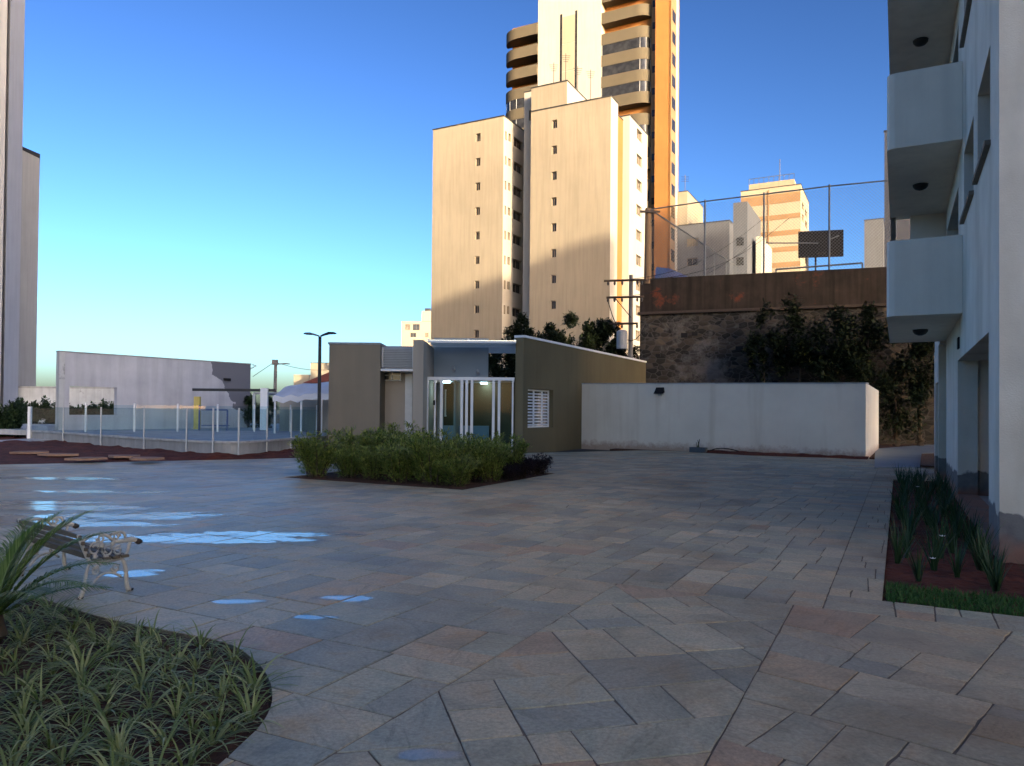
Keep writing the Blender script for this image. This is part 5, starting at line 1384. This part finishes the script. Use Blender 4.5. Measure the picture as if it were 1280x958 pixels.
# crown clouds for trees, hedges and climbers
def crown(seed, lobes, n, l, w):
    random.seed(seed); mb = MB()
    for (cx, cy, cz, rx, ry, rz, wt) in lobes:
        subs = []
        for _ in range(14):
            th, ph = random.uniform(0, 6.28), math.acos(random.uniform(-1, 1)); q = random.uniform(.45, 1.05)
            subs.append((Vector((cx+rx*q*math.sin(ph)*math.cos(th), cy+ry*q*math.sin(ph)*math.sin(th), cz+rz*q*math.cos(ph))), random.uniform(.2, .42)))
        for _ in range(int(n*wt)):
            c_, rr = random.choice(subs)
            v_ = Vector((random.gauss(0, 1), random.gauss(0, 1), random.gauss(0, 1))).normalized()*random.random()**.5
            p = c_+Vector((v_.x*rx*rr, v_.y*ry*rr, v_.z*rz*rr))
            d = Vector((random.gauss(0, 1), random.gauss(0, 1), random.gauss(0, .7))).normalized()
            leaf(mb, p, d, Vector((0, 0, 1)), l*random.uniform(.6, 1.3), w*random.uniform(.7, 1.3))
    return mb
def tree(name, label, x, y, h, lobes, n, seed, lm=L_dark, l=.32, w=.16, group=None, trunk=True, z0=0.):
    t = thing(name, label, 'tree', (x, y, z0), group)
    if trunk:
        tb = MB(); tb.tube([(x, y, z0), (x+.1, y, z0+h*.3), (x-.05, y+.1, z0+h*.6)], [.22, .17, .1], 8)
        for (cx, cy, cz, *_r) in lobes: tb.tube([(x, y, z0+h*.35), (x+cx*.5, y+cy*.5, z0+(h*.35+cz)*.5), (x+cx, y+cy, z0+cz)], [.11, .08, .03], 6)
        tb.build('trunk', M_bark, t)
    cr = crown(seed, lobes, n, l, w)
    for v_ in cr.v: v_ += Vector((x, y, z0))
    cr.build('crown', lm, t); return t
# behind the guardhouse
def topz(px, py, Y): return A(px, py, Y).z
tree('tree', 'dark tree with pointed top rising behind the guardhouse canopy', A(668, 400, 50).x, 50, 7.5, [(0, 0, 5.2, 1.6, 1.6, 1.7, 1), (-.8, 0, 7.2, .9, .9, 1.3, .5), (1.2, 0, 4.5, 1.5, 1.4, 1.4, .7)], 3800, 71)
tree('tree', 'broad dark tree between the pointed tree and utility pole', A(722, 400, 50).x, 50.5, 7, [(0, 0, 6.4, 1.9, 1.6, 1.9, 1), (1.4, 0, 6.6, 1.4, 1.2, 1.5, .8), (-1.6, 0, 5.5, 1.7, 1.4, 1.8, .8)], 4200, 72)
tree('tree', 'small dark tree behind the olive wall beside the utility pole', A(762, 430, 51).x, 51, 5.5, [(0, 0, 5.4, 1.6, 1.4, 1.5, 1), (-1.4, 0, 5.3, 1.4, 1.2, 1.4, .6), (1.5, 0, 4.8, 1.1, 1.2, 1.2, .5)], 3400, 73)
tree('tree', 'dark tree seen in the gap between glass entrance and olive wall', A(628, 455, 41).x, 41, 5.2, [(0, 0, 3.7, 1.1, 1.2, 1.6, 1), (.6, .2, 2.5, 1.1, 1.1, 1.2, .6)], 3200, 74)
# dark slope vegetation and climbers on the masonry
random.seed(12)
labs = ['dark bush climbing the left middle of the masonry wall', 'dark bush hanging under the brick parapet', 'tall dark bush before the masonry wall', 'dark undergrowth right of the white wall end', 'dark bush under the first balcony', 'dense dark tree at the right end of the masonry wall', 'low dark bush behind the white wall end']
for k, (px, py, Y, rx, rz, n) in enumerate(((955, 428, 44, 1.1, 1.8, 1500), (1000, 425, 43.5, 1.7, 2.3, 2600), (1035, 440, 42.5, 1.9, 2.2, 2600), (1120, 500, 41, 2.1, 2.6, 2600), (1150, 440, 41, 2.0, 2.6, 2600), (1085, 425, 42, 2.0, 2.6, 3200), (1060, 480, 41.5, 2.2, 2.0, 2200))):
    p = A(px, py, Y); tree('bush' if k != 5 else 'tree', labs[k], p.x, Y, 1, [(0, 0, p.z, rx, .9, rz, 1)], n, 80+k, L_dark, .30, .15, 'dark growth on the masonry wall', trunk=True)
# hedge behind the pool wall
for k, (px0, px1, pyt, Y) in enumerate(((-30, 22, 496, 40), (18, 76, 497, 53), (78, 112, 503, 55), (112, 150, 502, 55))):
    a, b = A(px0, 500, Y).x, A(px1, 500, Y).x; zt = topz(px0, pyt, Y)-.1; lob = []; nn = 5
    for i in range(nn): lob.append((a+(b-a)*(i+.5)/nn, 0, zt*.5, (b-a)/nn*.75, .8, zt*.48*(1+.15*math.sin(i*2.1+k)), 1))
    t = thing('hedge', ['bushy young shrub row at the far left edge', 'dark hedge in front of the pale boundary wall', 'hedge seen through the left half of the wall opening', 'hedge seen through the right half of the wall opening'][k], 'hedge', ((a+b)/2, Y, 0), 'hedge along the boundary wall')
    cr = crown(90+k, lob, 1500, .25, .12)
    for v_ in cr.v: v_.y += Y
    cr.build('foliage', L_hedge, t)
p = A(328, 520, 47); cr = crown(97, [(p.x, 47, 1.7, 1.0, .8, 1.4, 1), (p.x-.9, 47.4, 1.5, .8, .8, 1.2, .7)], 2500, .25, .12)
t = thing('hedge', 'dark hedge between the lilac wall and the beige wall', 'hedge', (p.x, 47, 0)); cr.build('foliage', L_hedge, t)
# balcony plant
p = S(-.02, 17.0, 5.0); t = thing('potted_plant', 'small leafy plant on the parapet of lowest balcony', 'plant', tuple(S(.05, 21.0, 3.8)))
q = S(.1, 21.2, 0); MB().tube([(q.x, q.y, 3.8), (q.x, q.y, 4.3)], [.14, .18], 10).build('pot', M_tyre, t)
cr = crown(99, [(q.x, q.y, 5.2, .35, .35, .45, 1)], 260, .14, .06); cr.build('foliage', L_hedge, t)

# palm at the left edge
def palm(x, y, label):
    random.seed(31); t = thing('palm', label, 'palm', (x, y, -.04))
    MB().tube([(x, y, -.06), (x+.01, y, .10), (x, y, .24)], [.07, .08, .05], 9).build('trunk', M_bark, t)
    fr = [(25, .98, .55, 1.0), (8, .95, .75, 1.1), (45, 1.0, .40, .9), (70, .9, .35, .8), (-12, .9, .85, 1.1), (100, .9, .4, .9), (-35, .85, .9, 1.0), (15, .8, 1.05, .8), (140, .9, .5, 1.0), (200, .9, .6, 1.1), (-80, .85, .8, 1.0), (58, .75, .15, .8)]
    for k, (az, l, lean, droop) in enumerate(fr):
        az = R(az); d = Vector((math.cos(az), math.sin(az), 0)); q = Vector((x, y, .22)); an = lean; path = [q]; n = 16
        for i in range(n): q = q+(d*math.sin(an)+Vector((0, 0, math.cos(an))))*l/n; an += droop/n*(.4+1.4*i/n); path.append(q)
        mb = MB(); mb.tube(path, [.008*(1-i/(n+2))+.001 for i in range(n+1)], 4)
        sd = Vector((-d.y, d.x, 0))
        for i in range(2, n*4):
            s_ = i/4; j = min(int(s_), n-1); p = path[j].lerp(path[j+1], s_-j); tan = (path[j+1]-path[j]).normalized(); tt = s_/n
            L_ = .26*math.sin(math.pi*min(1, .18+tt*.85))**.7*random.uniform(.85, 1.1)
            for sg in (-1, 1):
                dd = (tan*.75+sd*sg*.75+Vector((0, 0, random.uniform(.0, .25)))).normalized(); i0 = len(mb.v)
                q0 = p; w = .0042; sw = dd.cross(Vector((0, 0, 1))).normalized()
                q1 = q0+dd*L_*.5; d2 = (dd+Vector((0, 0, -.45))).normalized(); q2 = q1+d2*L_*.5
                mb.v += [q0+sw*w*.5, q0-sw*w*.5, q1+sw*w, q1-sw*w, q2]; mb.f += [[i0, i0+1, i0+3, i0+2], [i0+2, i0+3, i0+4]]
        mb.build('frond', L_palm, t)
pq = G(-8, 812); palm(pq.x, pq.y, 'small feathery palm at the left edge in front of the bench')

# ------------------------------------------------------------ garden bench
BN = thing('garden_bench', 'ornate cream cast iron bench with weathered wooden slats', 'bench', tuple(G(128, 744)))
rear = G(106, 748); fvec = U; lvec = -V
bo_ = Vector((rear.x, rear.y, 0))
BD = .46        # depth
fvec = (G(158, 744)-rear); fvec.z = 0; fvec.normalize(); fvec = Vector((.62, .78, 0)).normalized(); lvec = Vector((-fvec.y, fvec.x, 0))
def bpnt(f, z, l): return bo_ + fvec*f*.78 + lvec*l + Vector((0, 0, z*.86))
def bez(P0, P1, P2, P3, n=10): return [((1-t)**3*P0[0]+3*(1-t)**2*t*P1[0]+3*(1-t)*t*t*P2[0]+t**3*P3[0], (1-t)**3*P0[1]+3*(1-t)**2*t*P1[1]+3*(1-t)*t*t*P2[1]+t**3*P3[1]) for t in [k/n for k in range(n+1)]]
def iron_end(l):
    e = bpy.data.objects.new('end_frame', None); 
    mb = MB()
    def run(pts, r): mb.tube([bpnt(f, z, l) for f, z in pts], r, 6)
    run(bez((-.06, .0), (.02, .12), (-.02, .25), (.05, .36)), [.022-.0008*k for k in range(11)])            # rear leg
    run(bez((.50, .0), (.42, .10), (.50, .24), (.40, .36)), [.024-.0008*k for k in range(11)])              # front leg
    run([(.03, .36), (.2, .345), (.42, .37)], .02)                                                       # seat rail
    run(bez((.05, .36), (.0, .45), (-.04, .55), (-.08, .67)), .017)                                      # back upright
    run(bez((-.05, .58), (.08, .70), (.22, .66), (.30, .56)), .015)                                      # arm arch
    run(bez((.26, .62), (.36, .68), (.46, .66), (.44, .54)), .013)                                       # second arch
    run(bez((.30, .56), (.38, .52), (.48, .58), (.58, .53)), [.016, .017, .018, .019, .02, .02, .022, .024, .026, .026, .022])
    run(bez((.42, .37), (.50, .42), (.46, .50), (.52, .55)), .015)                                       # arm support
    run(bez((.05, .10), (.15, .26), (.28, .26), (.40, .16)), .012)                                       # stretcher scroll
    for (cf, cz, r0, turns, ph) in ((.10, .50, .075, 1.4, 0), (.24, .47, .07, 1.4, 2), (.36, .45, .055, 1.3, 1), (.16, .60, .045, 1.2, 3), (.34, .60, .04, 1.2, 0), (.12, .27, .05, 1.3, 1), (.33, .27, .05, 1.3, 3)):
        run([(cf+r0*(1-.6*k/14)*math.cos(ph+turns*6.28*k/14), cz+r0*(1-.6*k/14)*math.sin(ph+turns*6.28*k/14)) for k in range(15)], .0095)
    for (cf, cz) in ((.17, .53), (.29, .53), (.22, .40), (.10, .42)):
        for k in range(5):
            a = k*1.256; mb.tube([bpnt(cf, cz, l-.008), bpnt(cf+.03*math.cos(a), cz+.03*math.sin(a), l-.012)], [.014, .009], 5)
    # mesh of bars behind the arm
    o = mb.build('end_frame', M_iron, BN, smooth=True)
    pw = MB(); pw.tube([bpnt(.565, .535, l), bpnt(.605, .515, l), bpnt(.64, .512, l)], [.024, .03, .015], 7); pw.build('paw', M_brown, o, smooth=True)
    for (f0, f1) in ((-.08, -.03), (.48, .53)): MB().tube([bpnt(f0, .0, l), bpnt(f1, .0, l), bpnt(f1, .018, l)], [.02, .024, .015], 6).build('foot', M_brown, o)
iron_end(0); iron_end(1.42)
for k in range(4):
    f = .06+.08*k; MB().box(-.05, 1.47, f, f+.06, .322, .345, F(bo_, lvec, fvec)).build('seat_slat', M_wood, BN)
for k in range(4):
    z = .43+.065*k; f = .015-.03*k
    mb = MB(); n = 12
    for i in range(n+1):
        t = i/n; bow = (.02*math.sin(math.pi*t) if k == 3 else 0)
        for (df, dz) in ((-.012, 0), (.012, 0), (.012, .034+bow), (-.012, .034+bow)): mb.v.append(bpnt(f+df, z+dz, -.05+1.52*t))
    for i in range(n):
        for q in range(4): r = (q+1) % 4; mb.f.append([4*i+q, 4*i+r, 4*i+4+r, 4*i+4+q])
    mb.f += [[3,2,1,0], [4*n, 4*n+1, 4*n+2, 4*n+3]]; mb.build('back_slat', M_wood, BN)

# ------------------------------------------------------------ light, sky, view
w = bpy.data.worlds.new('World'); scene.world = w; w.use_nodes = True
nt = w.node_tree; nt.nodes.clear(); N, L = nt.nodes, nt.links
sky = N.new('ShaderNodeTexSky'); sky.sky_type = 'NISHITA'; sky.sun_disc = False
sky.sun_elevation = R(SUN_EL)
sky.sun_rotation = R(180-SUN_AZ)      # rotation is measured clockwise from +Y
sky.altitude = 900; sky.air_density = .9; sky.dust_density = 4.3; sky.ozone_density = 2.9
hs_ = N.new('ShaderNodeGamma'); hs_.inputs['Gamma'].default_value = 1.75
bg = N.new('ShaderNodeBackground'); bg.inputs[1].default_value = .057
out = N.new('ShaderNodeOutputWorld'); L.new(sky.outputs[0], hs_.inputs['Color']); L.new(mixc(N, L, 1., hs_.outputs[0], (1.13, 1.0, .90), 'MULTIPLY'), bg.inputs[0]); L.new(bg.outputs[0], out.inputs[0])
sd = bpy.data.lights.new('sun', 'SUN'); sd.energy = 5.0; sd.angle = R(.6); sd.color = (1, .78, .50)
so = bpy.data.objects.new('sun', sd); col.objects.link(so)
dv = Vector((-sx*math.cos(R(SUN_EL)), -sy*math.cos(R(SUN_EL)), -math.sin(R(SUN_EL))))
so.rotation_euler = dv.to_track_quat('-Z', 'Y').to_euler()
scene.view_settings.view_transform = 'Standard'; scene.view_settings.look = 'None'; scene.view_settings.exposure = 1.28; scene.view_settings.gamma = 1
scene.view_settings.use_curve_mapping = False
scene.cycles.max_bounces = 8; scene.cycles.transparent_max_bounces = 16; scene.cycles.caustics_reflective = False; scene.cycles.caustics_refractive = False
